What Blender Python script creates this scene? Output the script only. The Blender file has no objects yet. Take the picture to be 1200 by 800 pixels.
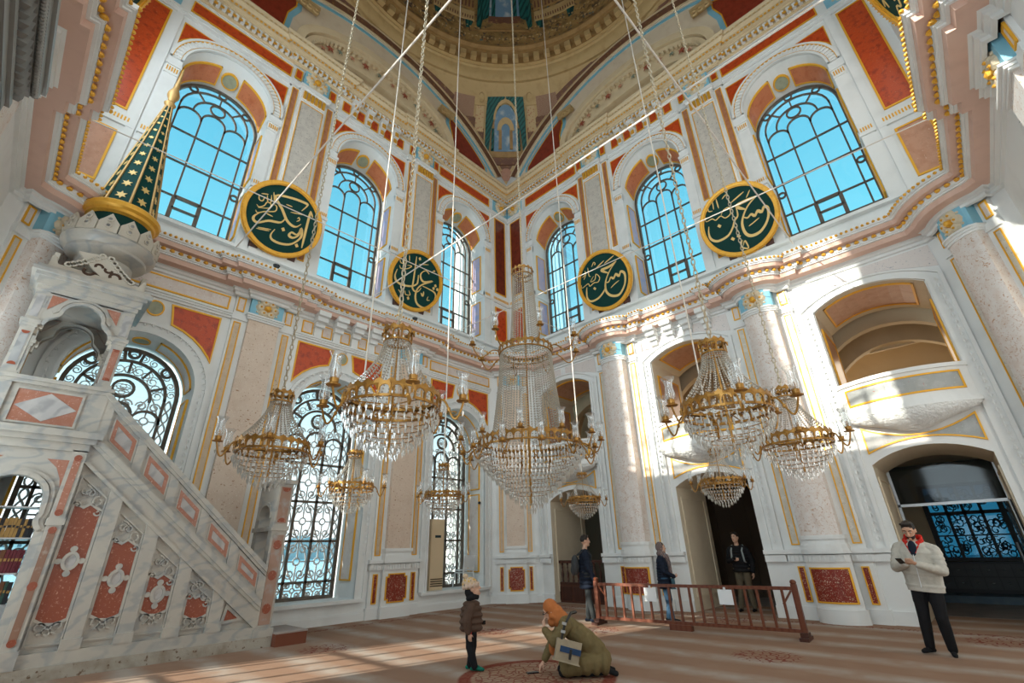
import bpy, math, random
from math import sin, cos, pi, sqrt, radians, atan2, asin, acos
from mathutils import Vector, Matrix, Euler, Quaternion
random.seed(7)
SC = bpy.context.scene
COL = SC.collection
# ---------------------------------------------------------------- camera
cam_d = bpy.data.cameras.new('camera'); cam_d.sensor_width = 36; cam_d.lens = 537.97/1200*36
cam_d.clip_start = .05; cam_d.clip_end = 2000
cam = bpy.data.objects.new('camera', cam_d); COL.objects.link(cam)
_r = Vector((-0.692642, 0.720862, -0.024596)); _u = Vector((0.283856, 0.303775, 0.909476)); _f = Vector((-0.663078, -0.62296, 0.415028))
_m = Matrix.Identity(4)
for i in range(3):
    _m[i][0] = _r[i]; _m[i][1] = _u[i]; _m[i][2] = -_f[i]
_m[0][3], _m[1][3], _m[2][3] = 12.65756, 12.00137, 1.49213
cam.matrix_world = _m
SC.camera = cam
# ---------------------------------------------------------------- sky, sun, added window fill, exposure
SC.view_settings.view_transform = 'Standard'; SC.view_settings.look = 'None'
SC.view_settings.gamma = 1; SC.view_settings.use_curve_mapping = False
SC.view_settings.exposure = 0.62
wd = bpy.data.worlds.new('sky'); SC.world = wd; wd.use_nodes = True
_n = wd.node_tree.nodes; _l = wd.node_tree.links; _n.clear()
_tc = _n.new('ShaderNodeTexCoord'); _sx = _n.new('ShaderNodeSeparateXYZ'); _rp = _n.new('ShaderNodeValToRGB')
_bg = _n.new('ShaderNodeBackground'); _ot = _n.new('ShaderNodeOutputWorld')
_l.new(_tc.outputs['Generated'], _sx.inputs[0]); _l.new(_sx.outputs['Z'], _rp.inputs[0])
e = _rp.color_ramp.elements
e[0].position = 0.0; e[0].color = (1.15, 1.2, 1.2, 1)
e[1].position = 1.0; e[1].color = (.10, .42, .68, 1)
q = e.new(.22); q.color = (.62, .86, .92, 1)
q = e.new(.5); q.color = (.17, .60, .76, 1)
_l.new(_rp.outputs[0], _bg.inputs[0]); _bg.inputs[1].default_value = 1.0
_l.new(_bg.outputs[0], _ot.inputs[0])

def light(name, kind, loc, energy, col=(1, 1, 1), to=None, **kw):
    d = bpy.data.lights.new(name, kind); d.energy = energy; d.color = col
    for k, v in kw.items(): setattr(d, k, v)
    o = bpy.data.objects.new(name, d); COL.objects.link(o); o.location = loc
    if to is not None:
        o.rotation_euler = Vector(to).to_track_quat('-Z', 'Y').to_euler()
    return o
SUN_DIR = (-.97, .235, -.39)
light('sun', 'SUN', (20, -6, 20), 7.0, (1, .91, .78), SUN_DIR, angle=radians(.6))
W = 14.2
C3 = (2.62, 7.1, 11.58); PC = (4.84, 9.36)
DAY = (.80, .93, 1.0); DAYW = (1.0, .92, .82)  # cool and warm colours of the added fill lamps
for c in C3:                       # fill lamps added in the unseen windows to brighten the hall
    light('daylight', 'AREA', (W+.3, c, 12), 120, DAY, (-1, 0, -.25), shape='RECTANGLE', size=2.2, size_y=5)  # added fill lamp, cool
    light('daylight', 'AREA', (c, W+.3, 12), 42, DAYW, (0, -1, -.25), shape='RECTANGLE', size=2.2, size_y=5)  # added fill lamp, warm
    light('daylight', 'AREA', (c, W+.3, 3.2), 34, DAYW, (0, -1, .1), shape='RECTANGLE', size=2.1, size_y=5)  # added fill lamp, warm, lower window
for c in (C3[0], C3[2]):  # added fill again, in the lower windows
    light('daylight', 'AREA', (W+.3, c, 3.2), 85, DAY, (-1, 0, .1), shape='RECTANGLE', size=2.1, size_y=5)  # added fill lamp, cool, lower window

# ---------------------------------------------------------------- materials
def mat(name, col, rough=.55, metal=0., layers=(), bump=None, emit=None, spec=.4):
    m = bpy.data.materials.new(name); m.use_nodes = True
    nt = m.node_tree; b = nt.nodes['Principled BSDF']
    b.inputs['Base Color'].default_value = (*col, 1); b.inputs['Roughness'].default_value = rough
    b.inputs['Metallic'].default_value = metal; b.inputs['Specular IOR Level'].default_value = spec
    cur = None
    if layers or bump:
        tc = nt.nodes.new('ShaderNodeTexCoord')
    for L in layers:
        kind, scale, c2, lo, hi = L[:5]; sq = L[5] if len(L) > 5 else None
        src = tc.outputs['Object']
        if sq:
            mp = nt.nodes.new('ShaderNodeMapping'); mp.inputs['Scale'].default_value = sq[:3]
            if len(sq) > 3: mp.inputs['Rotation'].default_value = sq[3]
            nt.links.new(src, mp.inputs[0]); src = mp.outputs[0]
        if kind == 'noise':
            t = nt.nodes.new('ShaderNodeTexNoise'); t.inputs['Scale'].default_value = scale; t.inputs['Detail'].default_value = 4
            t.inputs['Distortion'].default_value = L[6] if len(L) > 6 else 0
            out = t.outputs['Fac']
        elif kind == 'voro':
            t = nt.nodes.new('ShaderNodeTexVoronoi'); t.inputs['Scale'].default_value = scale; out = t.outputs['Distance']
        else:
            t = nt.nodes.new('ShaderNodeTexWave'); t.inputs['Scale'].default_value = scale
            t.inputs['Distortion'].default_value = L[6] if len(L) > 6 else 6; t.inputs['Detail'].default_value = 3
            t.inputs['Detail Scale'].default_value = 1.5; out = t.outputs['Fac']
        nt.links.new(src, t.inputs['Vector'])
        r = nt.nodes.new('ShaderNodeMapRange'); r.inputs[1].default_value = lo; r.inputs[2].default_value = hi
        nt.links.new(out, r.inputs[0])
        mx = nt.nodes.new('ShaderNodeMix'); mx.data_type = 'RGBA'
        nt.links.new(r.outputs[0], mx.inputs[0])
        if cur is None: mx.inputs[6].default_value = (*col, 1)
        else: nt.links.new(cur, mx.inputs[6])
        mx.inputs[7].default_value = (*c2, 1); cur = mx.outputs[2]
    if cur is not None: nt.links.new(cur, b.inputs['Base Color'])
    if bump:
        t = nt.nodes.new('ShaderNodeTexNoise'); t.inputs['Scale'].default_value = bump[0]; t.inputs['Detail'].default_value = 5
        nt.links.new(tc.outputs['Object'], t.inputs['Vector'])
        bp = nt.nodes.new('ShaderNodeBump'); bp.inputs['Strength'].default_value = bump[1]; bp.inputs['Distance'].default_value = bump[2]
        nt.links.new(t.outputs['Fac'], bp.inputs['Height']); nt.links.new(bp.outputs[0], b.inputs['Normal'])
    return m

def glass_mat(name, tint, gloss=.08, body=None, bodyf=0.):
    m = bpy.data.materials.new(name); m.use_nodes = True; nt = m.node_tree; nt.nodes.clear()
    o = nt.nodes.new('ShaderNodeOutputMaterial'); t = nt.nodes.new('ShaderNodeBsdfTransparent'); t.inputs[0].default_value = (*tint, 1)
    g = nt.nodes.new('ShaderNodeBsdfGlossy'); g.inputs['Roughness'].default_value = .05
    fr = nt.nodes.new('ShaderNodeLayerWeight'); fr.inputs[0].default_value = .35
    ml = nt.nodes.new('ShaderNodeMath'); ml.operation = 'MULTIPLY_ADD'; ml.inputs[1].default_value = .5; ml.inputs[2].default_value = gloss
    nt.links.new(fr.outputs['Facing'], ml.inputs[0])
    mx = nt.nodes.new('ShaderNodeMixShader'); nt.links.new(ml.outputs[0], mx.inputs[0])
    nt.links.new(t.outputs[0], mx.inputs[1]); nt.links.new(g.outputs[0], mx.inputs[2]); last = mx.outputs[0]
    if body:
        d = nt.nodes.new('ShaderNodeBsdfDiffuse'); d.inputs[0].default_value = (*body, 1)
        tl = nt.nodes.new('ShaderNodeBsdfTranslucent'); tl.inputs[0].default_value = (*body, 1)
        ad = nt.nodes.new('ShaderNodeMixShader'); ad.inputs[0].default_value = .5
        nt.links.new(d.outputs[0], ad.inputs[1]); nt.links.new(tl.outputs[0], ad.inputs[2])
        m2 = nt.nodes.new('ShaderNodeMixShader'); m2.inputs[0].default_value = bodyf
        nt.links.new(last, m2.inputs[1]); nt.links.new(ad.outputs[0], m2.inputs[2]); last = m2.outputs[0]
    nt.links.new(last, o.inputs[0])
    return m

WHITE = mat('white_plaster', (.80, .81, .80), .6, layers=[('noise', 1.3, (.70, .71, .70), .5, .75)], bump=(30, .08, .01))
CREAM = mat('cream_plaster', (.72, .62, .47), .6, layers=[('noise', 1.5, (.62, .52, .38), .5, .8)])
GALLERY = mat('gallery_plaster', (.62, .50, .34), .65, layers=[('noise', .9, (.50, .39, .26), .5, .8)])
PINK = mat('pink_plaster', (.70, .47, .38), .6, layers=[('noise', 3, (.62, .40, .32), .5, .8)])
RED = mat('red_marble', (.56, .072, .016), .3, layers=[('noise', 7, (.33, .035, .012), .5, .72), ('noise', 42, (.62, .30, .14), .66, .72), ('noise', 30, (.06, .02, .02), .67, .72)])
ORANGE = mat('orange_marble', (.60, .20, .09), .3, layers=[('noise', 5, (.50, .13, .05), .5, .75), ('noise', 36, (.22, .08, .05), .64, .7)])
PEACH = mat('peach_marble', (.58, .30, .19), .3, layers=[('noise', 6, (.50, .23, .13), .45, .75), ('noise', 40, (.25, .12, .09), .66, .72), ('noise', 22, (.70, .48, .36), .66, .76)])
BROWN = mat('brown_marble', (.45, .20, .11), .3, layers=[('noise', 6, (.34, .13, .06), .45, .75), ('noise', 44, (.62, .40, .30), .64, .72)])
DARKRED = mat('dark_red_marble', (.20, .035, .018), .28, layers=[('noise', 5, (.11, .02, .012), .45, .7), ('noise', 40, (.34, .12, .08), .66, .74)])
CREMA = mat('speckled_cream_marble', (.70, .56, .45), .32, layers=[('noise', 3, (.62, .47, .36), .45, .75), ('noise', 22, (.38, .19, .10), .63, .70), ('noise', 36, (.80, .72, .64), .6, .7)])
GREYM = mat('speckled_grey_marble', (.60, .56, .50), .3, layers=[('noise', 6, (.50, .46, .42), .45, .7), ('noise', 24, (.20, .17, .15), .62, .70), ('noise', 14, (.72, .66, .58), .6, .75, None, 2)])
BLUSH = mat('blush_marble', (.74, .65, .60), .3, layers=[('noise', 4, (.66, .54, .48), .5, .75), ('noise', 26, (.50, .33, .27), .63, .72), ('noise', 10, (.80, .78, .78), .58, .75, None, 3)])
BLUEVEIN = mat('blue_veined_marble', (.62, .57, .48), .3, layers=[('noise', 8, (.70, .66, .60), .5, .7), ('noise', 13, (.22, .28, .34), .62, .70, None, 3)])
LILAC = mat('lilac_marble', (.56, .44, .56), .3, layers=[('noise', 2.5, (.34, .37, .62), .45, .7), ('noise', 4, (.74, .50, .46), .58, .75)])
SLATE = mat('slate_marble', (.36, .37, .36), .3, layers=[('noise', 5, (.48, .49, .48), .5, .75), ('noise', 14, (.50, .14, .10), .68, .74), ('noise', 40, (.66, .66, .64), .66, .74)])
GREEND = mat('green_stone', (.36, .37, .26), .35, layers=[('noise', 8, (.27, .29, .20), .45, .75)])
BLUE = mat('blue_paint', (.24, .52, .66), .55, layers=[('noise', 3, (.20, .46, .60), .5, .8)])
GOLD = mat('gilding', (.80, .42, .05), .38, .3, layers=[('noise', 9, (.64, .30, .03), .5, .8)])
GOLDP = mat('gold_line', (.84, .43, .035), .45, .2)
BRASS = mat('brass', (.38, .19, .04), .36, .55, layers=[('noise', 14, (.23, .105, .025), .45, .75)])
IRON = mat('window_iron', (.13, .105, .085), .5, .2, layers=[('noise', 6, (.19, .16, .13), .5, .8)])
SCROLL = mat('grille_iron', (.68, .70, .70), .5, .1)
MARB = mat('grey_marble', (.47, .44, .39), .32, layers=[('wave', .9, (.36, .36, .35), .5, 1.0, (1, 1, 2.2, (.4, .3, .2)), 12), ('noise', 2.2, (.55, .51, .44), .5, .75), ('noise', 5, (.32, .30, .27), .62, .8)])
MARBD = mat('dark_grey_marble', (.36, .36, .36), .3, layers=[('wave', 1.4, (.22, .23, .24), .5, 1.0, (1, 1, 2, (.3, .2, .1)), 8), ('noise', 3, (.48, .46, .43), .55, .8)])
ROSE = mat('rose_marble', (.30, .075, .036), .33, layers=[('noise', 9, (.30, .075, .04), .45, .7), ('noise', 34, (.58, .28, .19), .6, .72)])
ROSEL = mat('pale_rose_marble', (.40, .16, .10), .33, layers=[('noise', 8, (.44, .21, .15), .45, .72), ('noise', 30, (.64, .42, .35), .6, .74)])
DGREEN = mat('dark_green_paint', (.006, .045, .038), .6, spec=.12)
GOLDL = mat('gold_lettering', (.80, .55, .20), .5, .1)
TAN = mat('dome_tan_paint', (.40, .24, .09), .6, layers=[('noise', 4, (.30, .17, .06), .45, .75)])
TANL = mat('dome_pale_paint', (.56, .39, .18), .6, layers=[('noise', 3, (.47, .31, .13), .5, .75)])
TANB = mat('dome_brown_paint', (.20, .09, .04), .6, layers=[('noise', 8, (.34, .20, .085), .5, .7), ('voro', 6, (.18, .08, .05), .3, .5)])
DOMEP = mat('dome_painted_ornament', (.20, .12, .05), .6, layers=[('voro', 2.2, (.40, .25, .09), .2, .55), ('noise', 5, (.09, .06, .05), .55, .66), ('noise', 7, (.08, .15, .16), .62, .70), ('noise', 9, (.42, .09, .04), .66, .72)])
TEAL = mat('painted_curtain', (.015, .13, .115), .6, layers=[('wave', 2.5, (.004, .045, .045), .4, .9, (1, 1, .25), 3)])
PSKY = mat('painted_sky', (.16, .28, .40), .6, layers=[('noise', 2.4, (.50, .54, .54), .5, .68)])
PAINTR = mat('painted_red_drape', (.33, .06, .03), .6, layers=[('wave', 2.5, (.14, .02, .012), .4, .9, (1, 1, .25), 3)])
WOOD = mat('reddish_wood', (.16, .048, .022), .38, layers=[('wave', 3, (.13, .032, .013), .4, .9, (1, 1, .2), 4)])
WOODD = mat('dark_brown_wood', (.085, .028, .016), .4, layers=[('wave', 4, (.05, .016, .01), .4, .9, (6, 6, .3), 3)])
BLACK = mat('black_paint', (.012, .013, .015), .5)
DARK = mat('dark_room_paint', (.07, .06, .05), .7)
GLASS = glass_mat('window_glass', (.95, .98, .99), .02)
SHADE = glass_mat('lamp_glass', (.93, .95, .95), .16, (.9, .92, .93), .16)
CRYST = glass_mat('crystal', (.86, .87, .87), .45, (.88, .86, .80), .48)
CRYSTB = glass_mat('crystal_beads', (.72, .70, .66), .40, (.74, .69, .60), .6)
ROPE = mat('pale_rope', (.74, .68, .60), .7)
ROD = mat('tie_rod_paint', (.72, .66, .60), .5)
CHAIN = mat('chain_metal', (.50, .42, .30), .4, .6)
STONE = mat('worn_stone', (.42, .38, .32), .7, layers=[('noise', 4, (.30, .25, .19), .45, .7), ('noise', 15, (.16, .10, .06), .62, .7)], bump=(25, .4, .02))
# ---------------------------------------------------------------- mesh builder
def arch(uc, h, zs, rise=None, n=20):
    if rise is None: return [(uc-h*cos(pi*i/n), zs+h*sin(pi*i/n)) for i in range(n+1)]
    R = (h*h+rise*rise)/(2*rise); a = asin(h/R)
    return [(uc+R*sin(-a+2*a*i/n), zs+rise-R+R*cos(-a+2*a*i/n)) for i in range(n+1)]
FL = lambda u, o, z: (u, o, z)
FR = lambda u, o, z: (o, u, z)
FQ = lambda u, o, z: (W-o, u, z)
FB = lambda u, o, z: (u, W-o, z)
FW = lambda u, o, z: (u, o, z)
class MB:
    def __init__(s): s.v = []; s.f = []
    def add(s, vs, fs):
        n = len(s.v); s.v += vs; s.f += [tuple(i+n for i in f) for f in fs]; return s
    def box(s, f, u0, u1, o0, o1, z0, z1):
        return s.add([f(u, o, z) for z in (z0, z1) for (u, o) in ((u0, o0), (u1, o0), (u1, o1), (u0, o1))],
                     [(0, 1, 2, 3), (4, 5, 6, 7), (0, 1, 5, 4), (1, 2, 6, 5), (2, 3, 7, 6), (3, 0, 4, 7)])
    def prism(s, f, poly, o0, o1, back=False):
        n = len(poly); vs = [f(u, o0, z) for u, z in poly]+[f(u, o1, z) for u, z in poly]
        fs = [tuple(range(n, 2*n))]+[(i, (i+1) % n, n+(i+1) % n, n+i) for i in range(n)]
        if back: fs.append(tuple(range(n)))
        return s.add(vs, fs)
    def band(s, f, A, B, o0, o1, closed=False):
        n = len(A); vs = []
        for (a, b) in zip(A, B): vs += [f(a[0], o0, a[1]), f(a[0], o1, a[1]), f(b[0], o1, b[1]), f(b[0], o0, b[1])]
        fs = []
        for i in range(n if closed else n-1):
            j = (i+1) % n
            for k in range(3): fs.append((4*i+k, 4*j+k, 4*j+k+1, 4*i+k+1))
        if not closed: fs += [(0, 1, 2, 3), tuple(4*(n-1)+k for k in range(4))]
        return s.add(vs, fs)
    def strip(s, f, P, w, o0, o1, closed=False):
        A = []; B = []; n = len(P)
        for i in range(n):
            p = P[(i-1) % n] if (closed or i > 0) else P[i]; q = P[(i+1) % n] if (closed or i < n-1) else P[i]
            dx, dy = q[0]-p[0], q[1]-p[1]; l = sqrt(dx*dx+dy*dy) or 1
            nx, ny = -dy/l*w/2, dx/l*w/2
            A.append((P[i][0]+nx, P[i][1]+ny)); B.append((P[i][0]-nx, P[i][1]-ny))
        return s.band(f, A, B, o0, o1, closed)
    def grid(s, f, u0, u1, z0, z1, o0, o1, n=1):
        us = [u0+(u1-u0)*i/n for i in range(n+1)]; vs = []; fs = []
        for u in us: vs += [f(u, o0, z0), f(u, o1, z0), f(u, o1, z1), f(u, o0, z1)]
        for i in range(n):
            for k in range(3): fs.append((4*i+k, 4*i+4+k, 4*i+5+k, 4*i+k+1))
        fs += [(0, 1, 2, 3), tuple(4*n+k for k in range(4))]
        return s.add(vs, fs)
    def lathe(s, c, prof, n=16, f=FW):
        vs = []; fs = []; m = len(prof)
        for i in range(n):
            a = 2*pi*i/n
            for r, z in prof: vs.append(f(c[0]+r*cos(a), c[1]+r*sin(a), c[2]+z))
        for i in range(n):
            j = (i+1) % n
            for k in range(m-1): fs.append((i*m+k, j*m+k, j*m+k+1, i*m+k+1))
        return s.add(vs, fs)
    def tube(s, P, r, n=6, closed=False, rs=None):
        P = [Vector(p) for p in P]; N = len(P); vs = []; fs = []; up = None
        for i in range(N):
            a = P[(i-1) % N] if (closed or i > 0) else P[i]; b = P[(i+1) % N] if (closed or i < N-1) else P[i]
            t = (b-a).normalized()
            if up is None: up = t.orthogonal().normalized()
            up = (up-t*up.dot(t)); up = up.normalized() if up.length > 1e-6 else t.orthogonal().normalized()
            w = t.cross(up); rr = rs[i] if rs else r
            for k in range(n):
                q = P[i]+(up*cos(2*pi*k/n)+w*sin(2*pi*k/n))*rr; vs.append(tuple(q))
        for i in range(N if closed else N-1):
            j = (i+1) % N
            for k in range(n): fs.append((i*n+k, i*n+(k+1) % n, j*n+(k+1) % n, j*n+k))
        if not closed: fs += [tuple(range(n)), tuple((N-1)*n+k for k in range(n))]
        return s.add(vs, fs)
    def octa(s, c, rx, rz, rz2=None, ry=None):
        x, y, z = c; rz2 = rz if rz2 is None else rz2; ry = rx if ry is None else ry
        return s.add([(x+rx, y, z), (x, y+ry, z), (x-rx, y, z), (x, y-ry, z), (x, y, z+rz), (x, y, z-rz2)],
                     [(0, 1, 4), (1, 2, 4), (2, 3, 4), (3, 0, 4), (1, 0, 5), (2, 1, 5), (3, 2, 5), (0, 3, 5)])
    def ell(s, c, rx, ry, rz, n=8, m=5, M=None):
        vs = []; fs = []
        for i in range(m+1):
            t = pi*i/m
            for k in range(n):
                a = 2*pi*k/n; p = Vector((rx*sin(t)*cos(a), ry*sin(t)*sin(a), rz*cos(t)))
                if M: p = M @ p
                vs.append((c[0]+p[0], c[1]+p[1], c[2]+p[2]))
        for i in range(m):
            for k in range(n): fs.append((i*n+k, i*n+(k+1) % n, (i+1)*n+(k+1) % n, (i+1)*n+k))
        return s.add(vs, fs)
def obj(name, mb, m, parent=None, kind=None, smooth=False, loc=None):
    if isinstance(mb, MB):
        me = bpy.data.meshes.new(name); me.from_pydata(mb.v, [], mb.f)
        me.materials.append(m)
        if smooth:
            me.polygons.foreach_set('use_smooth', [True]*len(me.polygons))
            try: me.set_sharp_from_angle(angle=radians(40))
            except Exception: pass
    else: me = mb
    o = bpy.data.objects.new(name, me); COL.objects.link(o)
    if parent: o.parent = parent
    if kind: o['kind'] = kind
    if loc: o.location = loc
    return o
def tag(o, label, cat, group=None):
    o['label'] = label; o['category'] = cat
    if group: o['group'] = group
    return o
def thing(name, label, cat, loc=(0, 0, 0), rz=0, group=None):
    o = bpy.data.objects.new(name, None); o.empty_display_size = .1; COL.objects.link(o); o.location = loc; o.rotation_euler = (0, 0, rz)
    return tag(o, label, cat, group)
def inset(poly, d):
    """offset a polygon inwards by d (works for either winding)"""
    n = len(poly); ar = sum(poly[i][0]*poly[(i+1) % n][1]-poly[(i+1) % n][0]*poly[i][1] for i in range(n))
    sg = 1 if ar > 0 else -1; out = []
    for i in range(n):
        p, q, r = poly[i-1], poly[i], poly[(i+1) % n]
        d1 = Vector((q[0]-p[0], q[1]-p[1])); d2 = Vector((r[0]-q[0], r[1]-q[1]))
        if d1.length < 1e-6 or d2.length < 1e-6: out.append(q); continue
        d1.normalize(); d2.normalize(); n1 = Vector((-d1.y, d1.x))*sg; n2 = Vector((-d2.y, d2.x))*sg
        b = n1+n2; k = max(b.dot(n1), .35); b = b/k*d if b.length > 1e-6 else n1*d
        out.append((q[0]+b.x, q[1]+b.y))
    return out
def panel(f, poly, o, m, parent, name='marble_panel', bw=.035, gold=GOLDP):
    """a stone panel and its raised gilt border"""
    p = obj(name, MB().prism(f, inset(poly, bw*.8), o-.03, o+.008), m, parent)
    obj('gilt_border', MB().band(f, poly, inset(poly, bw), o-.03, o+.025, True), gold, p)
    return p
def rect(u0, u1, z0, z1): return [(u0, z0), (u1, z0), (u1, z1), (u0, z1)]
def rpanel(f, u0, u1, z0, z1, o, m, parent, name='marble_panel', bw=.035, n=1):
    """rectangular panel that follows a curved front (n strips)"""
    if n == 1: return panel(f, rect(u0, u1, z0, z1), o, m, parent, name, bw)
    p = obj(name, MB().grid(f, u0+bw, u1-bw, z0+bw, z1-bw, o-.03, o+.008, n), m, parent)
    b = MB().grid(f, u0, u1, z0, z0+bw, o-.03, o+.025, n).grid(f, u0, u1, z1-bw, z1, o-.03, o+.025, n).grid(f, u0, u0+bw, z0, z1, o-.03, o+.025, 1).grid(f, u1-bw, u1, z0, z1, o-.03, o+.025, 1)
    obj('gilt_border', b, GOLDP, p)
    return p
def offset_path(P, d):
    n = len(P); out = []
    for i in range(n):
        p, q, r = (Vector(P[(i+k) % n]) for k in (-1, 0, 1))
        d1 = (q-p).normalized(); d2 = (r-q).normalized(); n1 = Vector((-d1.y, d1.x)); n2 = Vector((-d2.y, d2.x))
        b = n1+n2; k = max(b.dot(n1), .3)
        out.append(q+b/k*d)
    return out
def sweep(path, prof):
    mb = MB(); n = len(path); m = len(prof)
    for o, z in prof: mb.v += [(q.x, q.y, z) for q in offset_path(path, o)]
    for k in range(m-1):
        for i in range(n):
            j = (i+1) % n; mb.f.append((k*n+i, k*n+j, (k+1)*n+j, (k+1)*n+i))
    return mb
def along(path, o, step):
    P = offset_path(path, o); n = len(P); out = []; acc = step*.5
    for i in range(n):
        a, b = P[i], P[(i+1) % n]; L = (b-a).length
        if L < 1e-6: continue
        t = (b-a)/L
        while acc < L: out.append((a+t*acc, t)); acc += step
        acc -= L
    return out
def studs(path, o, z, step, l, w, h):
    mb = MB()
    for q, t in along(path, o, step):
        nx, ny = -t.y, t.x
        vs = [(q.x+t.x*l*k*cos(a)+nx*d*w, q.y+t.y*l*k*cos(a)+ny*d*w, z+h*k*sin(a)) for k, d in ((1, 0), (.72, .7)) for a in [2*pi*i/7 for i in range(7)]]+[(q.x+nx*w, q.y+ny*w, z)]
        mb.add(vs, [(i, (i+1) % 7, 7+(i+1) % 7, 7+i) for i in range(7)]+[(7+i, 7+(i+1) % 7, 14) for i in range(7)])
    return mb
def dentils(path, o, z0, z1, step, l, w):
    mb = MB()
    for q, t in along(path, o, step):
        nx, ny = -t.y, t.x
        P = [(q.x+t.x*a*l+nx*b*w, q.y+t.y*a*l+ny*b*w) for a, b in ((-1, -1), (1, -1), (1, 1), (-1, 1))]
        mb.add([(x, y, z) for z in (z0, z1) for x, y in P], [(0, 1, 2, 3), (4, 5, 6, 7), (0, 1, 5, 4), (1, 2, 6, 5), (2, 3, 7, 6), (3, 0, 4, 7)])
    return mb
def wallmesh(mb, f, u0, u1, z0, z1, ops, ztop=None):
    """flat wall from u0 to u1 with arched openings; ops = (arch points left to right, sill)"""
    x = u0; zt = ztop or (lambda u: z1)
    def quad(a, b, za, zb, zta, ztb): mb.add([mb_f(a, za), mb_f(b, zb), mb_f(b, ztb), mb_f(a, zta)], [(0, 1, 2, 3)])
    mb_f = lambda u, z: f(u, 0, z)
    def plain(a, b):
        n = max(1, int((b-a)/.6))
        for i in range(n):
            p, q = a+(b-a)*i/n, a+(b-a)*(i+1)/n; quad(p, q, z0, z0, zt(p), zt(q))
    for P, sill in ops:
        a, b = P[0][0], P[-1][0]; plain(x, a)
        if sill > z0: quad(a, b, z0, z0, sill, sill)
        for i in range(len(P)-1): quad(P[i][0], P[i+1][0], P[i][1], P[i+1][1], zt(P[i][0]), zt(P[i+1][0]))
        x = b
    plain(x, u1)
def reveal(mb, f, A, B, sa, sb, d):
    a = [(A[0][0], sa)]+A+[(A[-1][0], sa)]; b = [(B[0][0], sb)]+B+[(B[-1][0], sb)]; n = len(a)
    vs = [f(p[0], 0, p[1]) for p in a]+[f(p[0], -d, p[1]) for p in b]
    mb.add(vs, [(i, (i+1) % n, n+(i+1) % n, n+i) for i in range(n)])
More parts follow.
